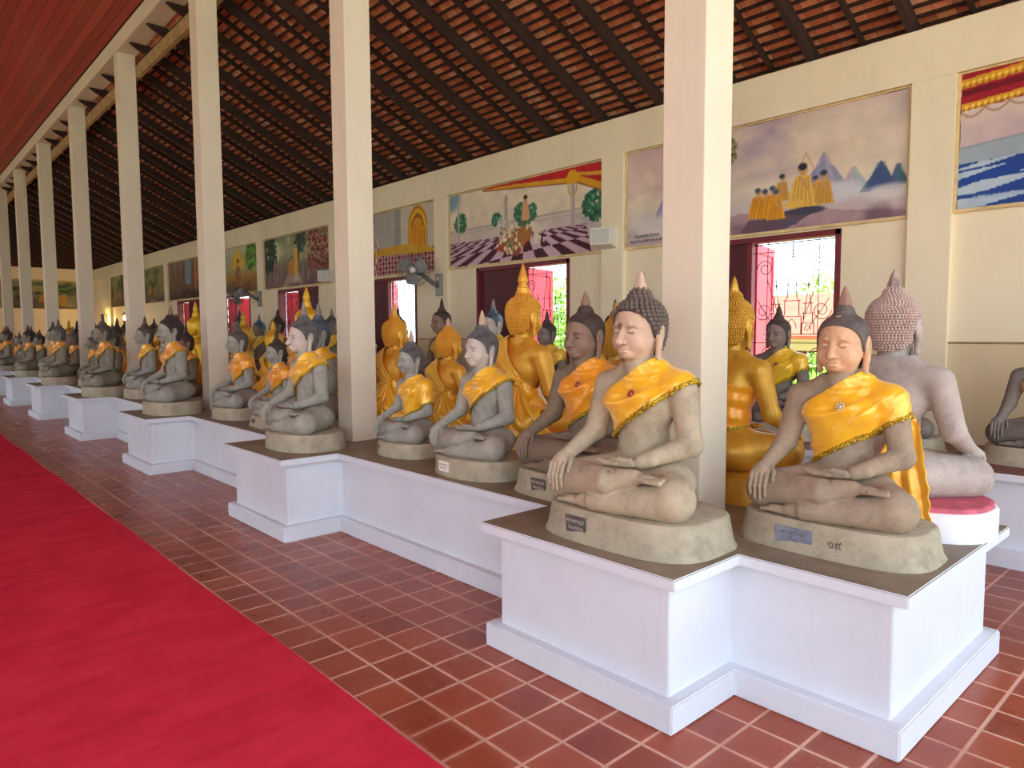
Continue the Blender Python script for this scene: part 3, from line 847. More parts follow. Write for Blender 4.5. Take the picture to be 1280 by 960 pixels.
# roof: clay tiles, laths, rafters -----------------------------------
SL = .491; zb = lambda x: 4.172+SL*(6.82-x)
ang = math.atan(SL); RD = .115
xt0, xt1 = XC+CW+.02, 7.75; L = (xt1-xt0)/math.cos(ang)
z_t = lambda x: zb(x)+RD/math.cos(ang)+.055
b = MB()
nc = int(L/.115)
for i in range(nc+1):     # overlapping courses, each tilted a little
    a0, a1 = i*.115, min(L, i*.115+.135); b.add([(a0, 0, .010), (a1, 0, .0), (a1, YF-YN, .0), (a0, YF-YN, .010), (a0, 0, .022), (a1, 0, .012), (a1, YF-YN, .012), (a0, YF-YN, .022)],
          [(0, 3, 2, 1), (4, 5, 6, 7), (0, 1, 5, 4), (2, 3, 7, 6), (1, 2, 6, 5), (3, 0, 4, 7)])
roof = struct(put('roof', b.me('roof'), M_roof(), None, (xt0, YN, z_t(xt0)), (0, ang, 0)))
b = MB()
for i in range(nc+1):
    b.box((i*.115+.098, 0, -.026), (i*.115+.124, YF-YN, -.001))
la = put('roof_laths', b.me('laths'), M['timber'], roof)
b = MB(); poly = [(7.6, zb(7.6)), (3.235, zb(3.235)), (3.15, 5.994), (3.39, 5.994), (3.39, zb(3.39)+RD/math.cos(ang)+.022), (7.6, zb(7.6)+RD/math.cos(ang)+.022)]
b.prism(poly, 1, -.031, .031); rm = b.me('rafter')
b = MB(); dz = .078; q = zb
b.prism([(7.6, q(7.6)+dz), (3.45, q(3.45)+dz), (3.45, q(3.45)+RD/math.cos(ang)+.022), (7.6, q(7.6)+RD/math.cos(ang)+.022)], 1, -.014, .014); rt = b.me('light_rafter')
i = 0; y = 2.35-.88*7
while y < YF-.1:
    struct(put('rafter', rm, M['timber'], None, (0, y, 0)))
    struct(put('light_rafter', rt, M['timber'], None, (0, y+.44, 0)))
    y += .88
# short upright blocks on the wall head
b = MB()
b.box((6.84, -.03, 4.172), (6.93, .03, 4.172+.13)); blk = b.me('block')
y = 2.35+.88*.0-.11
y -= 1.76*2
while y < YF:
    struct(put('wall_block', blk, M['wall'], None, (0, y+1.0, 0))); y += 1.76

# right wall with pilasters, band, windows ----------------------------
PC = [2.155+SP*k for k in range(-1, NB+1)]
wb = MB()
WZ0, WZ1 = .98, 2.565; XO = 7.06
def bay(k): return PC[k+1]+.17, PC[k+2]-.17     # k = -1.. ; clear wall between pilasters
wins = {}
for k in range(-2, NB):
    y0 = PC[k+1] if k >= -1 else YN; y1 = PC[k+2] if k+2 < len(PC) else YF
    if k == -2: y1 = PC[0]; y0 = YN
    has = 0 <= k < 6
    if has:
        c = (y0+y1)/2-.03; a, d = c-.96, c+.96; wins[k] = (a, d)
        wb.box((XWR, y0, 0), (XO, a, 4.17)); wb.box((XWR, d, 0), (XO, y1, 4.17))
        wb.box((XWR, a, 0), (XO, d, WZ0)); wb.box((XWR, a, WZ1), (XO, d, 4.17))
    else: wb.box((XWR, y0, 0), (XO, y1, 4.17))
wb.box((XWR, PC[-1], 0), (XO, YF, 4.17))
for y in PC: wb.box((XW, y-.17, 0), (XWR+.01, y+.17, 3.74))
wb.box((XW, YN, 3.738), (XWR+.01, YF, 4.172), 0)
wr = struct(put('wall_right', wb.me('wall_right'), M['wall']))
db = MB()
for k in range(-1, NB):
    y0, y1 = bay(k)
    if k in wins:
        a, d = wins[k]; db.box((XWR-.012, y0, 0), (XWR+.003, a-.05, 1.485)); db.box((XWR-.012, d+.05, 0), (XWR+.003, y1, 1.485)); db.box((XWR-.012, a-.05, 0), (XWR+.003, d+.05, WZ0-.05))
    else: db.box((XWR-.012, y0, 0), (XWR+.003, y1, 1.485))
struct(put('trim_4', db.me('dado'), M['dado']))
lb = MB()
for k in range(-1, NB):
    y0, y1 = bay(k)
    for (p, q) in ([(y0, wins[k][0]-.05), (wins[k][1]+.05, y1)] if k in wins else [(y0, y1)]): lb.box((XWR-.02, p, 1.483), (XWR+.003, q, 1.50), 0, .003)
struct(put('trim_5', lb.me('dado_ledge'), M_plain('brown_ledge_paint', rgb(150, 120, 84), .7, var=.25)))

def grille(w, h):
    b = MB(); r = .0042
    T = lambda pts, rr=r, cl=False: b.tube([(0, p[0], p[1]) for p in pts], rr, 5, cl)
    T([(0, 0), (0, h)], .006); T([(w, 0), (w, h)], .006); T([(0, .02), (w, .02)], .006); T([(0, h-.02), (w, h-.02)], .006)
    for f in (.2, .8): T([(w*f, 0), (w*f, h)])
    T([(0, h*.93), (w, h*.93)]); T([(0, h*.30), (w, h*.30)]); T([(0, h*.16), (w, h*.16)])
    c = w/2; b0 = h*.36
    def tier(x, y, s):   # a stepped prang outline with a spire
        T([(x-.10*s, y), (x-.10*s, y+.18*s), (x-.075*s, y+.2*s), (x-.075*s, y+.34*s), (x-.05*s, y+.37*s), (x-.045*s, y+.5*s), (x, y+.74*s), (x+.045*s, y+.5*s), (x+.05*s, y+.37*s), (x+.075*s, y+.34*s), (x+.075*s, y+.2*s), (x+.10*s, y+.18*s), (x+.10*s, y)], .005)
        T([(x, y+.74*s), (x, y+.92*s)], .005)
        for q in (.18, .34, .5): T([(x-.09*s, y+q*s), (x+.09*s, y+q*s)])
        T([(x+.05*s*math.cos(t), y+.06*s+.09*s*math.sin(t)) for t in np.linspace(0, PI, 9)])
        T([(x+.018*s*math.cos(t), y+.80*s+.018*s*math.sin(t)) for t in np.linspace(0, 2*PI, 9)[:-1]], r, True)
    tier(c, b0, 1.0); tier(c-.17, b0, .62); tier(c+.17, b0, .62)
    T([(c-.3, b0), (c+.3, b0)], .005)
    def scroll(cx, cy, R, sx, sy):
        T([(cx+sx*R*(1-.7*t)*math.cos(t*3.6*PI/1.2), cy+sy*R*(1-.7*t)*math.sin(t*3.6*PI/1.2)) for t in np.linspace(0, 1, 22)])
    for sx in (-1, 1):
        scroll(c+sx*w*.33, h*.82, w*.10, sx, 1); scroll(c+sx*w*.34, h*.52, w*.11, sx, -1)
        T([(c+sx*.12, h*.45), (c+sx*w*.30, h*.74)]); T([(c+sx*.16, h*.38), (c+sx*w*.42, h*.60)])
        scroll(c+sx*w*.28, h*.23, w*.07, sx, 1)
    # fine mesh behind the motif, lower third
    for i in range(1, 12): T([(w*i/12, 0), (w*i/12, h*.16)], .003)
    return b.me('grille')
GR = None
def leaf_me(w, h):
    b = MB(); t = .018
    b.box((-t, 0, 0), (t, .07, h)); b.box((-t, w-.07, 0), (t, w, h))
    for z in (0, h*.5-.04, h-.09): b.box((-t, .07, z), (t, w-.07, z+.09))
    b.box((-t*.4, .06, .05), (t*.4, w-.06, h-.05)); return b.me('leaf')
mods = {0: [('closed', 1), ('out', .5)], 1: [('closed', 1), ('out', .5)], 2: [('closed', 1), ('out2', .5)], 3: [('closed', 0), ('out3', .0)], 4: [('closed', 0), ('out3', 0)]}
for k, (a, d) in wins.items():
    w, h = d-a, WZ1-WZ0
    root = bpy.data.objects.new('window_%d' % (k+1), None); COL.objects.link(root); root.location = (XWR, a, WZ0); struct(root)
    b = MB(); t = .05
    for (p, q) in (((-.01, -.005, -.0), (.15, t, h)), ((-.01, w-t, 0), (.15, w+.005, h)), ((-.01, 0, h-t), (.15, w, h+.005)), ((-.01, 0, -.01), (.15, w, t)), ((.03, w/2-.03, t), (.10, w/2+.03, h-t))): b.box(p, q)
    put('window_frame', b.me('window_frame'), M['frame'], root)
    # leaves: one half shut (seen dark from inside), one folded out into the sun
    lw = w/2-.06; lh = h-2*t
    far_half = k in (0, 1, 2) or k > 5
    b = MB(); b.box((0, 0, 0), (.03, lw, lh)); 
    for z in np.linspace(.05, lh-.05, 16): b.box((-.006, .05, z-.004), (0, lw-.05, z+.004))
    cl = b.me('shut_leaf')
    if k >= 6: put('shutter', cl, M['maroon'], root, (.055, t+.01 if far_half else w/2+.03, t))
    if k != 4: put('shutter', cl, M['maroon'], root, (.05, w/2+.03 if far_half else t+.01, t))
    lm = leaf_me(lw*.72, lh)
    if far_half: put('shutter', lm, M['redpaint'], root, (.13, w/2-.02, t), (0, 0, math.radians(-78 if k < 2 else -40)))
    else: put('shutter', lm, M['redpaint'], root, (.16, w-.08, t), (0, 0, math.radians(180+38)))
    if k < 6:
        if GR is None: GR = grille(lw, lh)
        put('window_grille', GR, M['iron'], root, (.085, t+.01 if far_half else w/2+.03, t))

# wall-side bench ------------------------------------------------------
XF = 5.56
b1 = MB(); b1.box((XF+.07, .2-3, 0), (XW-.004, 30.5, ZL-.05)); b2 = MB(); b2.box((XF, .2-3.05, ZL-.052), (XW-.003, 30.55, ZL), 0, .005); b3 = MB(); b3.box((XF+.015, .2-3.04, 0), (XF+.2, 30.5, .12), 0, .005)
bn = thing('statue_bench', 'long white ledge with reddish top along the painted wall carrying statues', 'platform', (6, 2, 0))
kid(put('ledge_wall', b1.me('ledge_wall'), M['white']), bn)
o = kid(put('ledge_top', b2.me('ledge_top'), [M['white'], M_plain('red_oxide_top', rgb(122, 74, 62), .6, var=.25, scale=5)]), bn)
for p in o.data.polygons:
    if p.normal.z > .9: p.material_index = 1
kid(put('ledge_base', b3.me('ledge_base'), M['white']), bn)
# far end wall; unseen wall across the nave, added with gaps to cut the side light
b = MB(); b.box((-7.0, .5, 4.3), (-6.8, YF, 6.256))
for k in range(10): b.box((-7.0, .5+SP*k, 0), (-6.8, .5+SP*k+(1.5 if k > 1 else 2.6), 4.3))
struct(put('unseen_wall_left', b.me('unseen_wall_left'), M['wall']))
b = MB(); b.box((-8, YF, 0), (7.06, YF+.2, 4.2)); b.box((-8, YF+.01, 4.2), (7.06, YF+.2, 6.3), 1); struct(put('wall_far', b.me('wall_far'), [M['wall'], M['timber']]))
# ------------------------------------------------------------------ murals: painted on a fine mesh, colour per vertex
def vnoise(X, Y, seed=0):
    def hsh(i, j): 
        n = np.sin(i*127.1+j*311.7+seed*74.7)*43758.5453; return n-np.floor(n)
    i, j = np.floor(X), np.floor(Y); f, g = X-i, Y-j; f = f*f*(3-2*f); g = g*g*(3-2*g)
    return (hsh(i, j)*(1-f)+hsh(i+1, j)*f)*(1-g)+(hsh(i, j+1)*(1-f)+hsh(i+1, j+1)*f)*g
def fbm(X, Y, seed=0, o=5):
    r = 0; a = .5
    for k in range(o): r = r+a*vnoise(X*2**k, Y*2**k, seed+k); a *= .5
    return r/.97
class Canvas:
    """u runs left to right as the visitor sees it, v from bottom to top, both in metres"""
    def __init__(s, w, h, step=.01):
        s.w, s.h = w, h; s.nx, s.ny = int(w/step)+1, int(h/step)+1
        s.U, s.V = np.meshgrid(np.linspace(0, w, s.nx), np.linspace(0, h, s.ny)); s.C = np.ones((s.ny, s.nx, 3)); s.px = w/(s.nx-1); a, b = s.U.copy(), s.V.copy(); s.U = a+.016*(fbm(a*6, b*6, 91)-.5)*2; s.V = b+.016*(fbm(a*6, b*6, 95)-.5)*2
    def put(s, mask, c, a=1.):
        m = (np.clip(mask, 0, 1)*a)[..., None]
        c = np.array(c, float)/255 if not isinstance(c, np.ndarray) else c
        s.C = s.C*(1-m)+c*m
    def grad(s, stops):
        t = s.V/s.h; p = [q[0] for q in stops]
        s.C = np.stack([np.interp(t, p, [q[1][i]/255 for q in stops]) for i in range(3)], -1)
    def soft(s, d): return np.clip(.5-d/s.px/1.2, 0, 1)
    def ell(s, c, r, col, a=1., rot=0., blur=None):
        X, Y = s.U-c[0], s.V-c[1]
        if rot: X, Y = X*math.cos(rot)+Y*math.sin(rot), -X*math.sin(rot)+Y*math.cos(rot)
        k = np.sqrt((X/r[0])**2+(Y/r[1])**2)
        s.put(np.clip((1.2-k)/.6, 0, 1) if blur else s.soft((k-1)*min(r)), col, a)
    def poly(s, pts, col, a=1.):
        m = np.zeros(s.U.shape, bool); n = len(pts)
        for i in range(n):
            (x0, y0), (x1, y1) = pts[i], pts[(i+1) % n]
            if y0 == y1: continue
            c = ((y0 > s.V) != (y1 > s.V)) & (s.U < (x1-x0)*(s.V-y0)/(y1-y0)+x0); m ^= c
        s.put(m.astype(float), col, a)
    def rect(s, x0, y0, x1, y1, col, a=1.): s.poly([(x0, y0), (x1, y0), (x1, y1), (x0, y1)], col, a)
    def line(s, pts, w, col, a=1.):
        for (x0, y0), (x1, y1) in zip(pts, pts[1:]):
            dx, dy = x1-x0, y1-y0; L = dx*dx+dy*dy+1e-9
            t = np.clip(((s.U-x0)*dx+(s.V-y0)*dy)/L, 0, 1); d = np.hypot(s.U-x0-t*dx, s.V-y0-t*dy)-w/2
            s.put(s.soft(d), col, a)
    def clouds(s, scale, c, lo, hi, a, seed, band=None):
        n = fbm(s.U*scale, s.V*scale*1.6, seed); m = np.clip((n-lo)/(hi-lo), 0, 1)
        if band: m = m*np.clip((s.V-band[0])/.15, 0, 1)*np.clip((band[1]-s.V)/.15, 0, 1)
        s.put(m, c, a)
    def checker(s, hor, vx, c1, c2, mask, n=4.2, dn=.5, rot=0.):
        d = 1/np.maximum(hor-s.V, .02); x = (s.U-vx)*d; z = d
        X, Z = x*math.cos(rot)+z*math.sin(rot), -x*math.sin(rot)+z*math.cos(rot)
        k = (np.floor(X*n)+np.floor(Z*dn*n)) % 2
        s.put(mask & (k == 0), c1); s.put(mask & (k == 1), c2)
    def bush(s, c, r, col, seed):
        rr = np.random.default_rng(seed)
        for i in range(170):
            t, q = rr.uniform(0, 2*PI), math.sqrt(rr.uniform(0, 1)); k = rr.uniform(.5, 1.35)
            s.ell((c[0]+r[0]*q*math.cos(t), c[1]+r[1]*q*math.sin(t)), (r[0]*.14, r[1]*.12), tuple(min(255, v*k) for v in col), .75)
    def monk(s, x, y, h, robe=(226, 162, 40), hair=(58, 66, 84), stand=False, flip=1):
        skin = (206, 150, 104); w = h*.34
        s.poly([(x-w, y), (x+w, y), (x+w*.8, y+h*.35), (x+w*.55, y+h*.72), (x-w*.5, y+h*.74), (x-w*.85, y+h*.35)], robe)
        for i in range(5): s.line([(x-w*.7+i*w*.33, y+.01), (x-w*.4+i*w*.2, y+h*.66)], .012, tuple(v*.72 for v in robe), .8)
        s.ell((x+.01*flip, y+h*.86), (h*.105, h*.13), skin); s.ell((x, y+h*.93), (h*.11, h*.085), hair)
        s.line([(x-w*.2, y+h*.7), (x+w*.45*flip, y+h*.38)], h*.06, skin)
    def grain(s, a=.05, seed=1):
        s.C = np.clip(s.C*(1+a*(fbm(s.U*7, s.V*7, seed)-.5)*2)*(1+.03*(rng.random(s.U.shape)[..., None].mean(-1)-.5))[..., None] if False else s.C*(1+a*(fbm(s.U*7, s.V*7, seed)-.5)*2)[..., None], 0, 1)
    def mesh(s, name):
        c = np.where(s.C <= .04045, s.C/12.92, ((s.C+.055)/1.055)**2.4)
        V = np.stack([np.zeros(s.U.size), -s.U.ravel(), s.V.ravel()], -1)
        I = np.arange(s.nx*s.ny).reshape(s.ny, s.nx)
        F = np.stack([I[:-1, :-1], I[1:, :-1], I[1:, 1:], I[:-1, 1:]], -1).reshape(-1, 4)
        n = len(V); bk = np.array([[.012, 0, 0], [.012, -s.w, 0], [.012, -s.w, s.h], [.012, 0, s.h]])
        cn = [I[0, 0], I[0, -1], I[-1, -1], I[-1, 0]]
        V = np.concatenate([V, bk]); F = np.concatenate([F, [[n, n+1, n+2, n+3]], [[cn[i], cn[(i+1) % 4], n+(i+1) % 4, n+i] for i in range(4)]])
        me = me_np(name, V, F); at = me.color_attributes.new('paint', 'FLOAT_COLOR', 'POINT')
        cc = np.ones((len(V), 4), np.float32); cc[:n, :3] = c.reshape(-1, 3); cc[n:, :3] = .5
        at.data.foreach_set('color', cc.ravel()); return me
mm, nt_, b_ = newmat('mural_paint'); N_ = NT(nt_); at_ = N_.n('Attribute', attribute_name='paint')
N_.l(at_.outputs['Color'], bc(b_)); b_.inputs['Roughness'].default_value = .55; b_.inputs['Specular IOR Level'].default_value = .35
N_.l(N_.bump(N_.noise(N_.coords(), 60, 4), .08, .003), b_.inputs['Normal']); M['mural'] = mm

def scribble(c, x, y, w, h, col, rows=1, seed=1, th=.008):
    rr = np.random.default_rng(seed)
    for r in range(rows):
        xx = x
        while xx < x+w:
            q = rr.uniform(.02, .035); yy = y-r*h*1.7
            c.line([(xx, yy), (xx+q*.2, yy+h*.8), (xx+q*.7, yy+h*rr.uniform(.3, 1)), (xx+q*.8, yy)], th, col, .85); xx += q*1.35
def mural_curtain(w, h):      # blue-and-white chequered terrace under a red and gold valance
    c = Canvas(w, h); c.grad([(0, (170, 184, 198)), (.3, (178, 186, 190)), (.45, (206, 186, 172)), (.8, (214, 190, 178)), (1, (200, 176, 176))])
    c.clouds(1.3, (236, 214, 188), .45, .7, .8, 5, (.36, .95)); c.clouds(1.1, (176, 150, 168), .5, .75, .6, 8, (.4, .95))
    L = lambda a, s_: [(0, a), (w, a+s_*w)]
    c.poly([(0, .34), (w, .38), (w, .80), (0, .50)], (158, 170, 178)); c.line(L(.50, .09), .012, (136, 140, 150)); 
    c.poly([(0, 0), (w, 0), (w, .46), (0, .37)], (28, 66, 142))
    for v0, hh_, ww, off in ((.335, .035, .50, -.1), (.255, .06, .62, -.35), (.135, .09, .80, -.25), (.0, .10, 1.0, -.5)):
        for j in range(7):
            x0 = off+j*ww*1.25; sl = .04*x0
            c.poly([(x0, v0+sl-.02), (x0+ww*.55, v0+sl+.0), (x0+ww*1.15, v0+hh_+sl+.03), (x0+ww*.5, v0+hh_+sl)], (176, 194, 206))
    c.poly([(0, .80), (w, 1.05), (w, 1.3), (0, 1.3)], (160, 20, 40)); c.poly([(0, .92), (w, 1.16), (w, 1.2), (0, .97)], (112, 10, 30))
    for a, t in ((.80, .06), (.985, .075)):
        c.poly([(0, a), (w, a+.09*w), (w, a+t+.09*w), (0, a+t)], (216, 152, 30))
        for i in range(int(w/.045)):
            x = i*.045; c.ell((x, a+.09*x+t*.5), (.013, .013), (250, 214, 96)); c.ell((x+.02, a+.09*x+t*.2), (.008, .01), (128, 70, 16))
    for i in range(int(w/.17)+1):
        x0 = i*.17; c.line([(x0+.17*t, .80+.09*x0-.05*math.sin(PI*t)) for t in np.linspace(0, 1, 8)], .012, (150, 110, 60), .8)
    scribble(c, .12, .07, .6, .03, (150, 170, 200), 1, 3); return c
def mural_mountains(w, h):    # monks on a rocky ledge among misty mountains
    c = Canvas(w, h); c.grad([(0, (196, 172, 174)), (.25, (206, 194, 188)), (.55, (222, 204, 180)), (1, (196, 176, 168))])
    c.clouds(.9, (232, 214, 184), .42, .66, .85, 21, (.3, 1.2)); c.clouds(1.1, (168, 146, 164), .50, .70, .75, 24, (.45, 1.3)); c.clouds(.8, (206, 160, 160), .5, .72, .6, 29, (.5, 1.2))
    def peak(x, y, ww, hh, col, seed):
        rr = np.random.default_rng(seed); L = [(x-ww, y)]; 
        for t in (-.7, -.45, -.2, -.08): L.append((x+ww*t, y+hh*(1+t)*rr.uniform(.8, 1)))
        L.append((x, y+hh))
        for t in (.12, .25, .5, .75): L.append((x+ww*t, y+hh*(1-t)*rr.uniform(.75, 1.05)))
        L.append((x+ww, y)); c.poly(L, col)
        for t in np.linspace(-.6, .6, 7): c.line([(x+ww*t*.2, y+hh*.86), (x+ww*t, y+hh*.1)], .03, tuple(min(255, v*rr.uniform(.8, 1.3)) for v in col), .4)
    peak(2.38, .34, .24, .36, (146, 150, 172), 1); peak(2.66, .30, .16, .22, (168, 168, 182), 6); peak(2.90, .26, .19, .27, (62, 82, 118), 2); peak(3.05, .28, .11, .20, (74, 92, 126), 3)
    peak(.62, .18, .26, .62, (142, 146, 172), 4); peak(.88, .22, .2, .48, (128, 132, 160), 5)
    c.ell((2.55, .30), (.22, .10), (206, 206, 212), .9, 0, 1); c.ell((2.3, .30), (.4, .10), (214, 210, 210), .9, 0, 1); c.ell((2.98, .24), (.25, .07), (216, 210, 206), .9, 0, 1); c.ell((.5, .2), (.5, .14), (218, 208, 200), .9, 0, 1)
    c.poly([(1.1, 0), (3.2, 0), (3.2, .05), (2.6, .12), (2.2, .20), (1.9, .17), (1.5, .22), (1.2, .15)], (176, 144, 150)); c.clouds(2.4, (112, 84, 98), .5, .7, .8, 33, (-.2, .22))
    c.poly([(1.5, 0), (2.0, 0), (2.15, .07), (2.3, .14), (2.1, .19), (1.6, .13)], (104, 78, 92)); c.ell((2.2, .16), (.2, .04), (70, 66, 82)); c.ell((2.05, .06), (.09, .03), (88, 82, 98))
    c.line([(2.20, .72), (2.12, .54)], .012, (206, 158, 120)); c.line([(2.20, .72), (2.29, .54)], .012, (206, 158, 120))
    for x, y, s_ in ((1.96, .28, .27), (2.30, .24, .24), (2.38, .20, .32)): c.monk(x, y, s_, (222, 168, 70))
    c.monk(2.17, .20, .42, (236, 188, 84), (40, 40, 52)); c.ell((2.10, .24), (.11, .045), (236, 188, 84))
    for x, y in ((1.70, .15), (1.78, .13), (1.86, .15), (1.90, .11)): c.monk(x, y, .30, (232, 158, 30), (72, 86, 110))
    c.line([(1.22, .2), (1.26, .6), (1.34, .84)], .035, (112, 92, 80)); c.bush((1.2, .92), (.14, .12), (120, 120, 78), 14); c.bush((1.36, .88), (.10, .14), (132, 128, 84), 4); c.poly([(.85, .3), (1.1, .18), (1.12, .12), (.8, .2)], (92, 98, 122))
    scribble(c, .12, .10, .36, .03, (44, 40, 48), 1, 5); scribble(c, .06, .045, .95, .026, (44, 40, 48), 1, 6); return c
def mural_pavilion(w, h):     # pavilion with red and gold eaves, chequered floor, offerings
    c = Canvas(w, h); c.grad([(0, (206, 184, 176)), (.4, (200, 184, 172)), (.55, (222, 206, 178)), (1, (226, 208, 180))])
    c.clouds(1.2, (238, 222, 196), .42, .7, .7, 41, (.5, 1.2)); c.ell((.05, 1.05), (.22, .2), (90, 136, 170), .8, 0, 1)
    c.rect(0, .36, w, .54, (206, 190, 178)); c.line([(0, .55), (w, .57)], .02, (170, 152, 146)); c.line([(0, .50), (w, .51)], .01, (176, 160, 152))
    for p, r, sd in (((.27, .66), (.15, .15), 1), ((1.12, .62), (.11, .10), 2), ((1.62, .66), (.13, .14), 3), ((1.86, .64), (.1, .12), 4)): c.bush(p, r, (52, 118, 84), sd)
    mask = (c.V < .37) & (c.U+.0*c.V < 2.86+.6*(c.V-.37)*-.4)
    c.checker(.55, 1.9, (74, 24, 40), (206, 172, 184), mask, 2.2, .40, .22)
    for x, ww in ((.22, .045), (1.32, .07), (2.62, .085)): c.rect(x-ww/2, .36, x+ww/2, .94, (190, 176, 168)); c.line([(x+ww*.2, .36), (x+ww*.2, .94)], ww*.3, (160, 146, 142), .8)
    c.poly([(.75, 1.2), (.85, 1.06), (1.45, 1.02), (2.6, .93), (3.2, .74), (3.2, 1.2)], (190, 30, 38))
    c.poly([(.8, 1.075), (1.45, 1.02), (2.6, .92), (2.62, .985), (1.5, 1.07), (.9, 1.09)], (216, 156, 30)); c.line([(.8, 1.072), (1.45, 1.016), (2.6, .916)], .012, (120, 40, 30))
    c.poly([(2.66, .93), (3.2, .72), (3.2, .82), (2.66, 1.02)], (216, 156, 30)); c.poly([(2.6, 1.01), (3.2, .93), (3.2, .975), (2.62, 1.045)], (222, 166, 44)); c.line([(2.66, .925), (3.2, .715)], .014, (120, 40, 30))
    c.poly([(2.54, .9), (2.70, .9), (2.74, .98), (2.66, 1.08), (2.57, 1.08), (2.5, .98)], (224, 168, 30)); c.line([(2.54, .9), (2.56, .8), (2.6, .76)], .02, (196, 150, 60)); c.line([(2.7, .9), (2.68, .8), (2.64, .76)], .02, (196, 150, 60))
    c.bush((3.0, .58), (.20, .20), (44, 112, 76), 9); c.poly([(2.72, .52), (3.0, .36), (2.98, .30), (2.66, .48)], (190, 178, 172))
    c.poly([(1.06, .19), (1.56, .06), (1.80, .27), (1.28, .34)], (170, 74, 46)); rr = np.random.default_rng(5)
    for i in range(150):
        x, y = rr.normal(1.42, .12), rr.normal(.30, .10); c.ell((x, max(.12, y)), (.022, .028), [(226, 204, 160), (206, 160, 90), (238, 226, 196), (150, 96, 50), (92, 110, 70)][i % 5])
    c.line([(1.24, .4), (1.12, .64)], .012, (214, 204, 190)); c.line([(1.3, .4), (1.44, .62)], .012, (214, 204, 190)); c.poly([(1.08, .5), (1.2, .66), (1.34, .5)], (226, 214, 196), .7)
    c.rect(1.56, .25, 1.86, .48, (168, 112, 52)); c.rect(1.52, .45, 1.9, .52, (226, 210, 180)); c.ell((1.7, .5), (.13, .045), (90, 108, 70)); c.poly([(1.64, .55), (1.82, .55), (1.78, .78), (1.68, .78)], (214, 160, 116)); c.ell((1.73, .82), (.04, .05), (204, 152, 110)); c.ell((1.73, .86), (.042, .03), (50, 40, 40)); c.line([(1.66, .86), (1.73, 1.0), (1.8, .86)], .012, (220, 186, 120))
    for i in range(40): c.ell((rr.normal(1.95, .07), rr.uniform(.22, .46)), (.022, .035), (226, 210, 186), .8)
    return c
def mural_room(w, h):         # grey hall with a golden arched door and a rose lattice
    c = Canvas(w, h); c.grad([(0, (176, 160, 150)), (1, (190, 180, 168))]); c.rect(0, .4, w, h, (172, 164, 156)); c.rect(w*.62, .3, w, h, (198, 188, 166)); c.rect(w*.62, .3, w*.68, h, (150, 148, 140))
    c.line([(w*.36, .3), (w*.36, h)], .07, (220, 212, 200)); c.line([(w*.385, .3), (w*.385, h)], .03, (176, 168, 160))
    def arch(x, y, ww, hh, col): c.poly([(x-ww, y), (x+ww, y), (x+ww, y+hh*.66)]+[(x+ww*math.cos(t)*(1 if t else 1), y+hh*.66+hh*.34*math.sin(t)**1.4) for t in np.linspace(.05, PI-.05, 24)]+[(x-ww, y+hh*.66)], col)
    X = w*.84; arch(X, .28, .28, .82, (196, 130, 20)); arch(X, .28, .24, .76, (232, 176, 40)); arch(X, .28, .20, .69, (160, 100, 14)); arch(X, .28, .175, .62, (226, 158, 22)); c.line([(X, .28), (X, .86)], .012, (150, 92, 14)); 
    for s_ in (-1, 1): c.rect(X+s_*.09-.05, .4, X+s_*.09+.05, .8, (206, 138, 16))
    for y in np.linspace(.05, .36, 5): 
        for x in np.arange(0, w, .1): 
            k = (int(round(x*10))+int(round(y*13))) % 2; c.poly([(x, y), (x+.05, y-.05), (x+.1, y), (x+.05, y+.05)], (176, 68, 82) if k else (118, 24, 48))
    c.poly([(0, .40), (w, .30), (w, .36), (w*.7, .5), (0, .42)], (206, 156, 40))
    rr = np.random.default_rng(8)
    for x0, y0 in ((w*.43, .33), (w*.2, .45)):
        for i in range(40): c.ell((rr.normal(x0, .035), rr.normal(y0, .14)), (.014, .03), [(240, 226, 190), (220, 180, 110), (150, 60, 60)][i % 3])
    return c
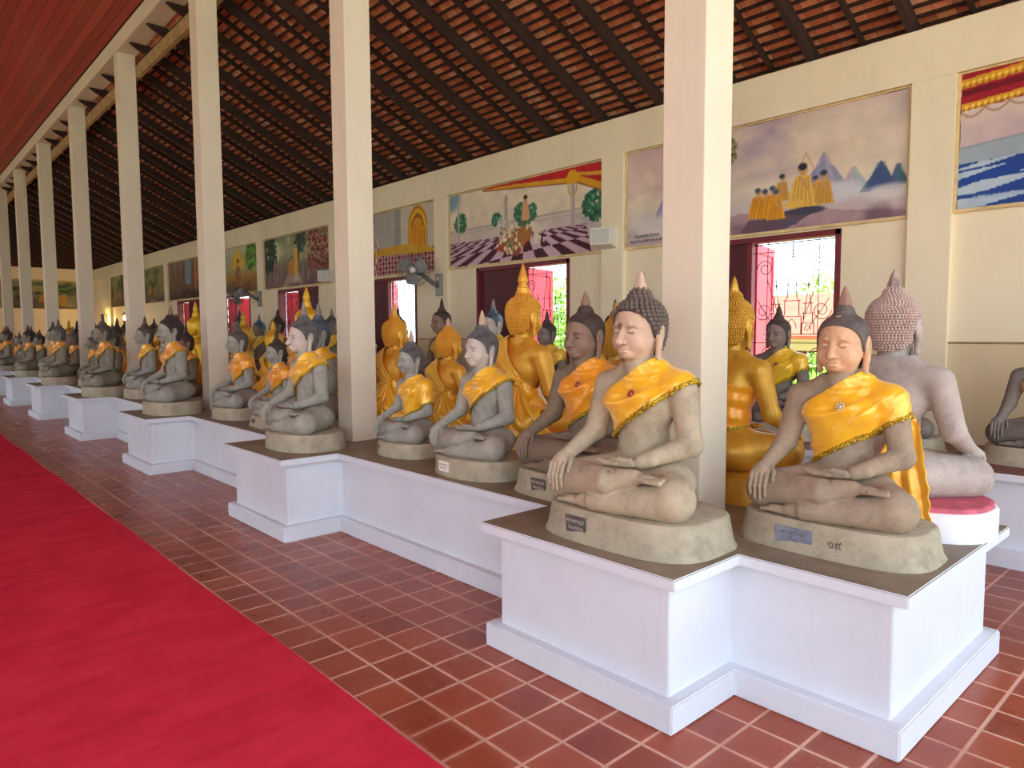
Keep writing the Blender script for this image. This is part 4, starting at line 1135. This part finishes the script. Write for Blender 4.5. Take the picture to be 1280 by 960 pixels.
def mural_forest(w, h, far=False):
    c = Canvas(w, h, .01 if not far else .02); c.grad([(0, (124, 92, 88)), (.35, (120, 110, 92)), (.7, (170, 168, 130)), (1, (120, 132, 96))])
    c.clouds(1.6, (206, 206, 160), .45, .65, .9, 51, (.5, 1.2)); c.bush((.25, .75), (.4, .4), (40, 62, 50), 1); c.bush((1.85, 1.0), (.25, .3), (56, 92, 74), 3)
    for x, hh in ((.3, .34), (.55, .62), (.72, .5), (.9, .42), (2.05, .4), (1.95, .55), (2.2, .34)): c.poly([(x-.16, .05), (x-.1, hh*.7), (x, hh+.1), (x+.07, hh*.75), (x+.17, .05)], (126, 104, 100)); c.line([(x, hh), (x-.04, .15)], .04, (168, 144, 136), .7); c.line([(x+.05, hh*.7), (x+.08, .1)], .03, (72, 56, 60), .8)
    c.poly([(.9, 0), (1.5, .55), (1.62, .55), (1.9, 0)], (178, 146, 124)); c.line([(1.66, .3), (1.8, h)], .10, (74, 60, 52)); c.line([(1.76, .8), (1.95, h)], .05, (74, 60, 52))
    rr = np.random.default_rng(9)
    for i in range(420): x, y = rr.uniform(2.15, w), rr.uniform(.3, h); c.ell((x, y), (.025, .022), [(150, 40, 44), (110, 26, 34), (196, 110, 100), (84, 24, 30)][i % 4])
    c.poly([(1.52, .16), (1.66, .16), (1.7, .5), (1.66, .8), (1.5, .8), (1.53, .5)], (226, 176, 56)); c.ell((1.58, .87), (.06, .07), (200, 150, 110)); c.ell((1.58, .92), (.06, .04), (46, 40, 40)); c.ell((1.57, .13), (.09, .07), (220, 210, 200)); c.ell((1.57, .13), (.05, .04), (150, 150, 160))
    c.monk(1.26, .28, .3, (206, 132, 50)); c.monk(1.38, .3, .34, (214, 140, 56)); c.clouds(2.2, (96, 64, 92), .55, .7, .7, 55, (-.2, .2)); return c
def mural_misc(w, h, kind, seed):
    c = Canvas(w, h, .02); rr = np.random.default_rng(seed)
    if kind == 'halo':
        c.grad([(0, (128, 92, 50)), (.35, (176, 128, 52)), (.5, (160, 160, 120)), (1, (196, 196, 176))]); c.bush((2.75, .85), (.34, .35), (96, 142, 50), 2); c.bush((.3, .8), (.35, .4), (70, 84, 62), 6)
        for i in range(16): t = PI*i/15; c.line([(1.9, .6), (1.9+.42*math.cos(t), .62+.42*math.sin(t))], .06, (230, 176, 40), .8)
        c.monk(1.9, .2, .62, (150, 100, 60), (60, 50, 56)); c.clouds(2, (86, 62, 44), .5, .7, .6, seed, (-.2, .35))
    elif kind == 'hall':
        c.grad([(0, (66, 48, 46)), (.3, (110, 84, 64)), (1, (150, 130, 110))])
        for x in (.3, .8, 1.3, 2.1, 2.6, 3.0): c.line([(x, .2), (x, h)], .11, (128, 94, 72)); c.line([(x+.04, .2), (x+.04, h)], .03, (80, 58, 50))
        c.rect(1.5, .4, 1.95, h, (120, 136, 156)); c.line([(2.35, .25), (2.35, 1.0)], .09, (226, 140, 60)); c.ell((2.35, .6), (.1, .24), (214, 96, 50))
        for i in range(16): x = rr.uniform(1.2, 3.1); c.monk(x, rr.uniform(.02, .12), .3, (44, 36, 40), (30, 26, 32))
    else:
        c.grad([(0, (70, 62, 54)), (.4, (104, 98, 70)), (1, (136, 142, 112))]); c.bush((1.9, .8), (.8, .35), (72, 92, 58), seed); c.bush((.6, .5), (.4, .3), (60, 70, 48), seed+1)
        c.clouds(1.6, (178, 162, 112), .5, .7, .7, seed); c.ell((2.4, .34), (.7, .2), (120, 126, 92), .8, 0, 1); c.ell((1.0, .2), (.6, .15), (92, 76, 60), .8, 0, 1)
        for i in range(4): c.monk(rr.uniform(.6, 2.8), rr.uniform(.1, .3), .36, (180, 130, 46))
    return c
MUR = [(-1, mural_curtain, 'blue and white chequered terrace mural under a red gold valance', None),
       (0, mural_mountains, 'mural of monks in saffron robes before misty blue mountains', None),
       (1, mural_pavilion, 'mural of a pavilion with red gold eaves over chequered floor', None),
       (2, mural_room, 'mural of a grey hall with a golden arched door behind the fan', None),
       (3, mural_forest, 'mural of a robed walker on a forest path with red tree', None),
       (4, lambda w, h: mural_misc(w, h, 'halo', 3), 'mural of a seated figure with golden rays beside green tree', None),
       (5, lambda w, h: mural_misc(w, h, 'hall', 5), 'dark mural of a pillared hall with a crowd of black figures', None),
       (6, lambda w, h: mural_misc(w, h, 'wood', 61), 'olive green woodland mural next past the dark pillared hall mural', None),
       (7, lambda w, h: mural_misc(w, h, 'wood', 74), 'farthest olive brown woodland mural in the row on the wall', None)]
for k, fn, lab, _ in MUR:
    y0, y1 = bay(k); w, h = y1-y0-.05, 1.105
    root = thing('mural_painting', lab, 'painting', (XWR-.004, y1-.025, 2.615))
    c = fn(w, h); c.grain(.07, k+3)
    put('canvas', c.mesh('canvas'), M['mural'], root, (-.012, 0, 0))
    b = MB(); t = .028
    b.box((-.032, -w-t*.8, -t), (.004, t*.8, 0)); b.box((-.032, -w-t*.8, h), (.004, t*.8, h+t*.5)); b.box((-.032, 0, 0), (.004, t*.8, h)); b.box((-.032, -w-t*.8, 0), (.004, -w, h))
    put('picture_frame', b.me('picture_frame'), M['giltwood'], root)
root = thing('mural_painting', 'dark woodland mural on the end wall behind the farthest columns', 'painting', (3.7, YF-.004, 2.615), (0, 0, PI/2))
c = mural_misc(3.0, 1.1, 'wood', 90); c.grain(.07, 4); put('canvas', c.mesh('canvas'), M['mural'], root, (-.012, 0, 0))
b = MB(); t = .028; w, h = 3.0, 1.1
b.box((-.032, -w-t, -t), (.004, t, 0)); b.box((-.032, -w-t, h), (.004, t, h+t)); b.box((-.032, 0, 0), (.004, t, h)); b.box((-.032, -w-t, 0), (.004, -w, h))
put('picture_frame', b.me('picture_frame'), M['giltwood'], root)
# ------------------------------------------------------------------ the statues
PX = XL+.075+.29+.06
def pl_dark(y=.12, w=.12, z=.074): return lambda r: plate(r, y, z, w, .078, M['plate_d'], M['inkl'], ['พระพุทธรูป', 'ศิลาทราย'], .024, .033)
def pl_small(y=.10): return lambda r: plate(r, y, .075, .085, .055, M['plate_d'])
GF = 'front row statues facing the carpet'; GR_ = 'back row statues facing the wall'; GW = 'statues on the ledge along the wall'

# front row, near bay: individually matched
def pl_f1(r):
    plate(r, .085, .07, .172, .078, M['plate_b'], M['plate_d'], ['พระพุทธรูป', 'ศิลา'], .027, .032)
    put('painted_number', text_mesh(['๑๙'], .06, .03), M['plate_d'], r, (-.300, -.10, .055), (0, -.12, 0))
def pl_f4(r): plate(r, .085, .074, .118, .078, M['plate_w'], M['ink'], ['พระพุทธรูป', 'ศิลาทราย'], .022, .025, x=-.309, tilt=.02)
statue('brown stone seated statue with pale face and wide yellow sash, nearest the platform end', 3.19, 1.33, ZL, 1.155, body='b', st=S_TAN2, hair='smooth', hm=H_SMOKE, fin='flame', fm=F_BROWN, cloth='wide', brooch='jewel', plaq=pl_f1, eyes=True, group=GF, deep=.92)
statue('tan stone seated statue with bold curls, yellow sash, before the nearest column', 2.66, 2.04, ZL, 1.24, body='a', st=S_TAN, hair='bold', hm=H_BOLD, fin='flame', fm=F_PINK, cloth='narrow', brooch='jewel_r', plaq=pl_dark(), eyes=True, group=GF)
statue('darker stone seated statue with orange sash tucked behind the bold curled one', 3.12, 2.79, ZL, 1.20, body='a', st=S_DARK, hair='smooth', hm=H_BROWN, fin='flame', fm=F_BROWN, cloth='wide', cm='satin_o', brooch='jewel_r', plaq=pl_dark(.10), group=GF)
statue('grey stone seated statue with whitish face and small white tag on its base', 3.08, 3.69, ZL, 1.11, body='a', st=S_GREY, hair='fine', hm=H_GREY, fin='spire', fm=F_PINK, ped='drum', cloth='narrow', brooch='jewel', plaq=pl_f4, group=GF)
statue('smallest front stone statue wrapped in a yellow shawl right of the second column', 3.16, 4.66, ZL, .98, body='a', st=S_GREY2, hair='fine', hm=H_GREY, fin='spire', fm=F_PINK, ped='drum', cloth='shawl', plaq=pl_small(.12), group=GF, wide=.93)
statue('grey stone seated statue with patchy pale face before the second column', 2.72, 5.60, ZL, 1.22, body='a', st=S_GREY, hair='fine', hm=H_GREY, fin='spire', fm=F_GREY, ped='drum', cloth='narrow', plaq=pl_small(), group=GF)
statue('grey stone statue half hidden right behind the patchy faced one', 3.2, 6.28, ZL, 1.25, body='a', st=S_GREY2, hair='smooth', hm=H_BLUE, fin='spire', fm=F_GREY, cloth='narrow', group=GF, wide=.9)
statue('dark brown haired stone statue with orange sash, left of the patchy faced one', 3.12, 7.05, ZL, 1.0, body='a', st=S_GREY2, hair='smooth', hm=H_BROWN, fin='spire', cloth='wide', cm='satin_o', plaq=pl_small(), group=GF)
statue('grey stone seated statue just right of the third column, orange sash and grey hair', 3.12, 8.08, ZL, 1.13, body='a', st=S_GREY2, hair='smooth', hm=H_SMOKE, fin='spire', cloth='wide', cm='satin_o', ped='drum', plaq=pl_small(), group=GF)
# the rest of the front row: one on every projection, three in each recess
rs = random.Random(5)
hp = {2: (1.31, .0), 3: (1.28, -.28), 4: (1.26, -.3), 5: (1.18, -.2)}
for k in range(2, 8):
    yc = Y0+WP/2+SP*k; H, dy = hp.get(k, (1.2, 0))
    statue('grey stone seated statue with orange sash before the %s column from the right' % ORD[k], 2.73, yc+dy*.5, ZL, H, far=k > 2, body='a', st=S_GREY2 if k == 2 else S_FAR, hair='fine' if k == 2 else 'far', hm=[H_SMOKE, H_GREY, H_BROWN][k % 3], fin='spire', fm=F_BROWN if k == 2 else None, cloth='narrow', cm='satin_o', ped='drum', group=GF, plaq=pl_small() if k < 4 else None)
    if k in (5, 6): pass
    for j, (dy, H) in enumerate(((.78, 1.09), (1.66, 1.0), (2.52, 1.2))):
        if k == 7 and j: break
        H = {(2, 2): 1.23, (2, 0): 1.09, (3, 0): 1.13, (3, 2): 1.04}.get((k, j), H+rs.uniform(-.1, .06))
        statue('grey stone statue with yellow sash, %s one left of the %s column from the right' % (['first', 'second', 'third'][j], ORD[k]), 3.12+rs.uniform(-.04, .06), yc+dy+rs.uniform(-.06, .06), ZL, H, far=True, st=[S_FAR, S_GREY2, S_DARK][rs.randrange(3)], hair='far', hm=[H_SMOKE, H_GREY, H_BROWN][rs.randrange(3)], fin='spire', cloth=['narrow', 'wide'][rs.randrange(2)], cm=['satin', 'satin_o'][rs.randrange(2)], ped=['slab', 'drum'][rs.randrange(2)], group=GF)

# back row, seen from behind
statue('pinkish curly haired statue seen from behind on a white red rimmed seat', 3.76, 1.33, ZL, 1.26, True, body='a', st=S_PINK, hair='fine', hm=H_PINK, fin='flame', fm=H_PINK, ped='rim', pm=M['seat_w'], wide=1.03, cloth='front', cm='satin', tail='strip', group=GR_)
statue('gilded statue seen from behind with an orange chest band, right of the nearest column', 3.77, 2.21, ZL, 1.28, True, st=M['gold_d'], hair='fine', hm=M['gold_d'], fin='flame', fm=M['gold_d'], pm=M['gold_d'], cloth='band', cm='satin_o', group=GR_, wide=.88)
statue('dull gilded statue mostly hidden behind the bold curled tan statue', 3.77, 3.10, ZL, 1.16, True, st=M['gold_d'], hair='fine', hm=M['gold_d'], fin='flame', fm=M['gold_d'], pm=M['gold_d'], cloth='band', cm='satin', group=GR_, wide=.86)
statue('tallest gilded statue seen from behind with ringed spire and robe knotted at its back', 3.77, 4.02, ZL, 1.49, True, st=M['gold'], hair='fine', hm=M['gold'], fin='ring', fm=M['gold'], pm=M['gold'], cloth='rear', cm='satin', tail='fan', group=GR_)
statue('small gilded statue seen from behind left of the white tagged grey statue', 3.77, 4.98, ZL, 1.09, True, st=M['gold'], hair='fine', hm=M['gold'], fin='flame', fm=F_PINK, pm=M['gold'], cloth='rear', cm='satin_l', tail='fan', group=GR_)
statue('gilded statue seen from behind next to the second column, left of the shawled statue', 3.77, 5.84, ZL, 1.24, True, st=M['gold'], hair='fine', hm=M['gold'], fin='spire', fm=M['gold'], pm=M['gold'], cloth='rear', cm='satin', tail='fan', group=GR_)
statue('stone statue seen from behind between the second and third columns', 3.77, 6.75, ZL, 1.0, True, far=True, st=S_DARK, hair='far', hm=H_BROWN, fin='spire', cloth='narrow', cm='satin', group=GR_)
statue('bright yellow gilded statue whose spire rises behind the patchy faced grey statue', 3.77, 7.68, ZL, 1.5, True, far=True, st=M['gold_y'], hair='far', hm=M['gold_y'], fin='ring', fm=M['gold_y'], pm=M['gold_y'], cloth='rear', cm='satin_o', tail='fan', group=GR_)
for i in range(15):
    y = 8.62+i*.94; H = {0: 1.12, 1: 1.28, 3: 1.46}.get(i, 1.1+rs.random()*.24); g = i % 2 == 1 or i == 0
    mat = [M['gold_y'], M['gold_d'], M['gold']][i % 3] if g else S_DARK
    statue('%s statue seen from behind, %s in the back row past the bright yellow one' % ('gilded' if g else 'dark stone', ['first', 'second', 'third', 'fourth', 'fifth', 'sixth', 'seventh', 'eighth', 'ninth', 'tenth', 'eleventh', 'twelfth', 'thirteenth', 'fourteenth', 'fifteenth'][i]), 3.77, y, ZL, H, True, far=True, st=mat, hair='far', hm=mat if g else H_BROWN, fin='ring' if H > 1.25 else 'spire', fm=mat if g else H_BROWN, pm=mat if g else None, cloth='rear' if g else 'narrow', cm=['satin', 'satin_o'][i % 2], tail='fan' if g and i < 6 else None, group=GR_)

# wall ledge, facing the carpet
W = [(1.14, 1.12, S_WALL, H_SMOKE, 'satin', 'umber stone statue at the right edge, resting its hand on its knee'),
     (2.12, 1.02, S_WALL, H_SMOKE, 'satin_l', 'umber stone statue hidden behind the pinkish curly one, only its shoulder showing'),
     (3.16, 1.20, S_WALL, H_BROWN, 'satin_l', 'umber stone statue with yellow sash before the window with white light'),
     (4.1, 1.05, S_DARK, H_BROWN, 'satin_l', 'brown stone statue hidden behind the nearest column and window'),
     (5.08, 1.32, S_WALL, H_BROWN, 'satin_l', 'dark haired stone statue peeking out between the two nearest carpet side statues'),
     (6.15, 1.23, S_WALL, H_BROWN, 'satin_l', 'dark stone statue before the pink shutter, right of the tallest gilded one'),
     (7.16, 1.40, S_GREY, H_BLUE, 'satin_l', 'pale statue with shiny bluish hair before the dark shutter'),
     (8.30, 1.46, S_DARK, H_BROWN, 'satin_l', 'dark haired statue in yellow robe below the wall fan'),
     (9.45, 1.36, S_DARK, H_BROWN, 'satin_l', 'dark statue behind the gilded one by the second column'),
     (10.5, 1.30, S_DARK, H_BROWN, 'satin_l', 'dark stone statue on the ledge hidden by the second column'),
     (11.6, 1.41, S_DARK, H_SMOKE, 'satin_l', 'dark haired ledge statue just left of the second column'),
     (12.75, 1.3, S_DARK, H_BROWN, 'satin', 'dark ledge statue behind the patchy faced grey statue'),
     (13.87, 1.45, S_DARK, H_BROWN, 'satin', 'black haired ledge statue before the bright pink shutter'),
     (14.78, 1.38, S_DARK, H_BLUE, 'satin_l', 'ledge statue with bluish hair by the far wall fan')]
rs2 = random.Random(2)
for i, (y, H, st, hm, cm, lab) in enumerate(W):
    statue(lab, 6.17, y, ZL, H, body='a', far=i > 7 or i in (3,), st=st, hair='smooth' if i <= 7 and i != 3 else 'far', hm=hm, fin='spire' if i != 2 else 'flame', fm=F_BROWN if hm == H_SMOKE else (F_GREY if hm == H_BLUE else None), cloth='wide' if i in (0, 2, 5, 7) else 'narrow', cm=cm, brooch='jewel_r' if i == 2 else None, group=GW, ped='slab', wide=.84 if i > 11 else .95)
for i in range(12):
    statue('dark ledge statue along the far wall, %s past the bluish haired one' % ['first', 'second', 'third', 'fourth', 'fifth', 'sixth', 'seventh', 'eighth', 'ninth', 'tenth', 'eleventh', 'twelfth'][i], 6.17, 15.85+i*1.07, ZL, 1.25+rs2.random()*.25, far=True, st=S_DARK, hair='far', hm=H_BROWN, fin='spire', cloth='narrow', cm=['satin', 'satin_o'][i % 2], group=GW)
# far end: gilded figure and a robed dark figure on a grey block in the nave
b = MB(); b.box((2.0, 27.0, 0), (4.3, 29.4, .9), 0, .02)
# ------------------------------------------------------------------ fans, speakers, lamp
def wall_fan(label, loc, aim, plate_xy):
    root = thing('wall_fan', label, 'fan', loc, scale=1.18)
    px, py, pz = plate_xy
    b = MB(); b.box((-.05, -.055, -.15), (0, .055, .15), 0, .012); put('wall_plate', b.me('wall_plate'), M['grey'], root)
    b = MB(); b.box((-.056, -.02, .06), (-.05, .02, .11)); put('dial', b.me('dial'), M['offwhite'], root)
    hub = Vector(aim[0]); ax = Vector(aim[1]).normalized(); back = hub-ax*.17
    b = MB(); b.tube([(-.04, 0, -.02), (-.13, 0, .02), tuple(back*.6+Vector((-.05, 0, .03))), tuple(back)], [.032, .03, .028, .03], 10); put('arm', b.me('arm', True), M['greyd'], root)
    R = ax.to_track_quat('Z', 'Y').to_matrix().to_4x4(); R.translation = hub
    def fix(me): me.transform(R); return me
    b = MB(); b.lathe([(.02, -.20), (.06, -.19), (.072, -.15), (.072, -.07), (.055, -.045), (.02, -.04)], 20); put('motor', fix(b.me('motor', True)), M['grey'], root)
    b = MB(); b.lathe([(.04, -.035), (.046, -.01), (.04, .018), (.015, .026), (.002, .027)], 18); put('hub_cap', fix(b.me('hub', True)), M['offwhite'], root)
    for k in range(3):
        V = []; F = []
        for i in range(9):
            t = i/8; r = .035+.165*t; wd = .035+.075*math.sin(min(1, t*1.15)*PI*.62); sw = .25*t
            for j in range(7):
                q = j/6-.5; a = sw+q*wd*2/r*.9; V.append((r*math.cos(a), r*math.sin(a), q*.045*(1-.3*t)+.002))
        for i in range(8):
            for j in range(6): F.append((i*7+j, i*7+j+1, (i+1)*7+j+1, (i+1)*7+j))
        me = me_py('blade', V, F, True); me.transform(Matrix.Rotation(2*PI*k/3+.3, 4, 'Z')); o = put('fan_blade', fix(me), M['grey'], root)
        sd = o.modifiers.new('thickness', 'SOLIDIFY'); sd.thickness = .003
    b = MB(); n = 40
    for (r, z) in ((.225, 0), (.226, -.012), (.16, .052), (.16, -.062), (.07, .066)): b.tube([(r*math.cos(2*PI*i/n), r*math.sin(2*PI*i/n), z) for i in range(n)], .0036, 5, True)
    for k in range(36):
        a = 2*PI*k/36
        for sg in (1, -1):
            e = .066 if sg > 0 else -.075
            b.tube([(r*math.cos(a), r*math.sin(a), z) for r, z in ((.055, e), (.12, e*.92), (.18, e*.62), (.225, 0))], .0017, 4)
    put('wire_guard', fix(b.me('wire_guard', True)), M['greyd'], root)
yp = PC[3]
wall_fan('grey wall fan with wire guard beside the golden door mural', (XW, 9.20, 2.36), ((-.30, .22, .20), (-.70, -.75, .05)), (0, 0, 0))
wall_fan('dusty grey wall fan turned edge on beside the golden rays mural', (XW, 16.22, 2.40), ((-.34, .42, .10), (-.55, .83, -.35)), (0, 0, 0))
def speaker(label, loc, rz):
    root = thing('wall_speaker', label, 'speaker', loc, (0, 0, rz))
    b = MB(); b.prism([(-.02, -.12), (-.26, -.09), (-.26, .11), (-.02, .14)], 1, -.13, .13)
    o = put('cabinet', b.me('cabinet'), M['offwhite'], root); 
    b = MB(); b.box((-.266, -.115, -.08), (-.259, .115, .10), 0, .002); put('grille', b.me('grille'), M_plain('speaker_cloth', rgb(196, 192, 182), .8, var=.05), root)
    b = MB(); b.box((-.03, -.03, -.05), (0.001, .03, .05)); put('bracket', b.me('bracket'), M['greyd'], root)
speaker('off white box speaker on the pilaster right of the pavilion mural', (XW, 5.74, 2.74), .35)
speaker('off white box speaker on the pilaster right of the forest path mural', (XW, 12.78, 2.70), .35)

# ------------------------------------------------------------------ far end offerings
b = MB(); b.box((1.1, 30.3, 0), (4.4, 31.2, .95), 0, .01); b.box((1.05, 30.25, .95), (4.45, 31.25, 1.02), 0, .008)
tag(put('altar_table', b.me('altar_table'), M_plain('grey_altar', rgb(112, 106, 98), .8, var=.2)), 'long grey altar block at the far end of the hall', 'altar')
for i, (x, mm_, H) in enumerate(((1.6, M['gold_y'], 1.15), (2.55, M['gold_y'], 1.3), (3.6, M['gold'], 1.05))):
    statue('gilded statue on the grey altar at the far end, %s from the left' % ORD[i], x, 30.75, 1.02, H, far=True, yaw=PI/2, st=mm_, hair='far', hm=mm_, fin='ring', fm=mm_, pm=mm_, cloth='wide', cm='satin', group='gilded altar statues')
for i, yl in enumerate((27.4, 30.6)):
    root = thing('wall_lantern', 'small black wall lantern glowing warm at the far end, %s one' % ('nearer' if i == 0 else 'farther'), 'lamp', (XW-.004, yl, 2.05), group='warm lanterns at the far end')
    b = MB(); b.box((-.02, -.05, -.02), (0, .05, .3)); b.tube([(-.01, 0, .26), (-.10, 0, .34), (-.16, 0, .30)], .01, 6); put('bracket', b.me('bracket'), M['iron'], root)
    b = MB(); b.lathe([(.03, -.02), (.075, 0), (.078, .015), (.01, .016)], 6, (-.16, 0, 0)); b.lathe([(.09, .24), (.085, .25), (.03, .30), (.005, .31)], 6, (-.16, 0, 0))
    for t in range(6): b.tube([(-.16+.07*math.cos(t*PI/3), .07*math.sin(t*PI/3), .01), (-.16+.083*math.cos(t*PI/3), .083*math.sin(t*PI/3), .245)], .006, 5)
    put('lantern_cage', b.me('lantern_cage'), M['iron'], root)
    b = MB(); b.lathe([(.002, .03), (.03, .05), (.042, .10), (.03, .17), (.002, .19)], 12, (-.16, 0, 0)); put('bulb', b.me('bulb', True), M_emit('warm_bulb_glow', (1., .62, .16), 380), root)
# ------------------------------------------------------------------ outdoors
b = MB(); b.box((-60, -60, -.35), (90, 120, -.22)); gm, gn, gb = newmat('ground'); N_ = NT(gn); co_ = N_.coords()
N_.l(N_.ramp(N_.noise(co_, .5, 6), [(.35, rgb(150, 170, 96)), (.6, rgb(206, 196, 170))]), bc(gb)); gb.inputs['Roughness'].default_value = 1
g = struct(put('ground_outside', b.me('ground'), gm))
lf = M_plain('garden_leaf', rgb(150, 196, 84), .6, var=.3, scale=3)
def shrub(label, x, y, r, h, seed):
    rr = np.random.default_rng(seed); root = thing('garden_shrub', label, 'shrub', (x, y, -.22), group='garden shrubs outside the windows')
    V = []; F = []
    for i in range(1100):
        d = rr.normal(size=3); d /= np.linalg.norm(d); q = rr.uniform(.55, 1)**.5
        c = np.array([d[0]*r*q, d[1]*r*q, h*.55+d[2]*h*.45*q]); a = rr.normal(size=3); a /= np.linalg.norm(a); b_ = np.cross(a, d); b_ /= np.linalg.norm(b_)+1e-6; s = rr.uniform(.06, .13)
        n = len(V); V += [c-a*s, c+b_*s*.45, c+a*s, c-b_*s*.45]; F.append((n, n+1, n+2, n+3))
    put('foliage', me_py('foliage', V, F), lf, root)
    b = MB()
    for k in range(4): t = k*1.6+seed; b.tube([(.05*math.cos(t), .05*math.sin(t), 0), (.3*r*math.cos(t), .3*r*math.sin(t), h*.55)], [.035, .015], 6)
    put('stem', b.me('stem'), M['timber'], root)
for i, (x, y, r, h) in enumerate(((10.2, 4.6, .7, 1.5), (11.2, 5.9, .7, 1.4), (12.4, 7.3, .8, 1.7), (11.9, 3.9, .75, 1.2), (10.0, 8.7, .8, 2.4), (11.2, 10.8, 1.0, 3.0), (12.8, 13.4, 1.1, 3.4), (13.9, 10.9, .9, 2.2), (20.6, 8.9, 1.3, 3.6), (20.2, 5.0, 1.2, 2.9))):
    shrub('leafy green shrub outside in the garden, %s' % ['low one nearest the bright window', 'low one left of the nearest', 'mid one before the hut', 'lowest one right of window view', 'taller one by the second window', 'tall one behind the second window', 'tallest one left in the garden', 'one between hut and second window', 'tree like one behind the hut', 'tree like one right behind the hut'][i], x, y, r, h, i)
hut = thing('garden_hut', 'low cream hut with red tiled roof outside the window', 'building', (15.5, 6.8, -.22))
b = MB(); b.box((-1.2, -2.6, 0), (1.2, 2.6, 1.75)); put('hut_wall', b.me('hut_wall'), M['wall'], hut)
b = MB(); b.prism([(-1.8, 1.65), (0, 2.55), (1.8, 1.65), (1.8, 1.72), (0, 2.63), (-1.8, 1.72)], 1, -3.1, 3.1); put('hut_roof', b.me('hut_roof'), M_plain('red_hut_tiles', rgb(196, 96, 66), .7, var=.2, scale=8), hut)
b = MB(); b.box((-1.22, -.4, .3), (-1.19, .4, 1.4)); put('hut_window', b.me('hut_window'), M['frame'], hut)

# ------------------------------------------------------------------ light
w = bpy.data.worlds.new('sky'); SC.world = w; w.use_nodes = True; nt = w.node_tree; nt.nodes.clear(); N_ = NT(nt)
out = N_.n('OutputWorld'); bg = N_.n('Background'); N_.l(bg.outputs[0], out.inputs[0])
tc = N_.n('TexCoord'); sx = N_.n('SeparateXYZ'); N_.l(tc.outputs['Generated'], sx.inputs[0])
N_.l(N_.ramp(N_.math('MULTIPLY_ADD', sx.outputs[2], .5, .5), [(.45, (.78, .89, 1.)), (.6, (.72, .86, 1.)), (1., (.5, .7, 1.))]), bg.inputs[0]); bg.inputs[1].default_value = 2.6
sun = bpy.data.lights.new('sun', 'SUN'); sun.energy = 8; sun.angle = .01; sun.color = (1, .95, .86)
so = bpy.data.objects.new('sun', sun); COL.objects.link(so); so.rotation_euler = Vector((-.36, .30, -.88)).to_track_quat('-Z', 'Y').to_euler()

# ------------------------------------------------------------------ camera (solved from the photograph)
cam = bpy.data.cameras.new('camera'); co = bpy.data.objects.new('camera', cam); COL.objects.link(co); SC.camera = co
f_px, yaw, pitch, roll = 883.07, math.radians(42.2393), math.radians(-4.198), math.radians(-.2765)
cy, sy, cp, sp = math.cos(yaw), math.sin(yaw), math.cos(pitch), math.sin(pitch)
fw = Vector((sy*cp, cy*cp, sp)); r = Vector((cy, -sy, 0)); u = r.cross(fw)
r2 = r*math.cos(roll)+u*math.sin(roll); u2 = u*math.cos(roll)-r*math.sin(roll)
mw = Matrix((r2, u2, -fw)).transposed().to_4x4(); mw.translation = (0, 0, 1.6); co.matrix_world = mw
cam.sensor_width = 36; cam.lens = f_px/1280*36; cam.clip_end = 300
vs = SC.view_settings; vs.view_transform = 'Standard'; vs.look = 'None'; vs.gamma = 1; vs.use_curve_mapping = False; vs.exposure = 0.68
SC.cycles.use_denoising = True; SC.cycles.max_bounces = 10; SC.cycles.diffuse_bounces = 6; SC.cycles.sample_clamp_indirect = 8
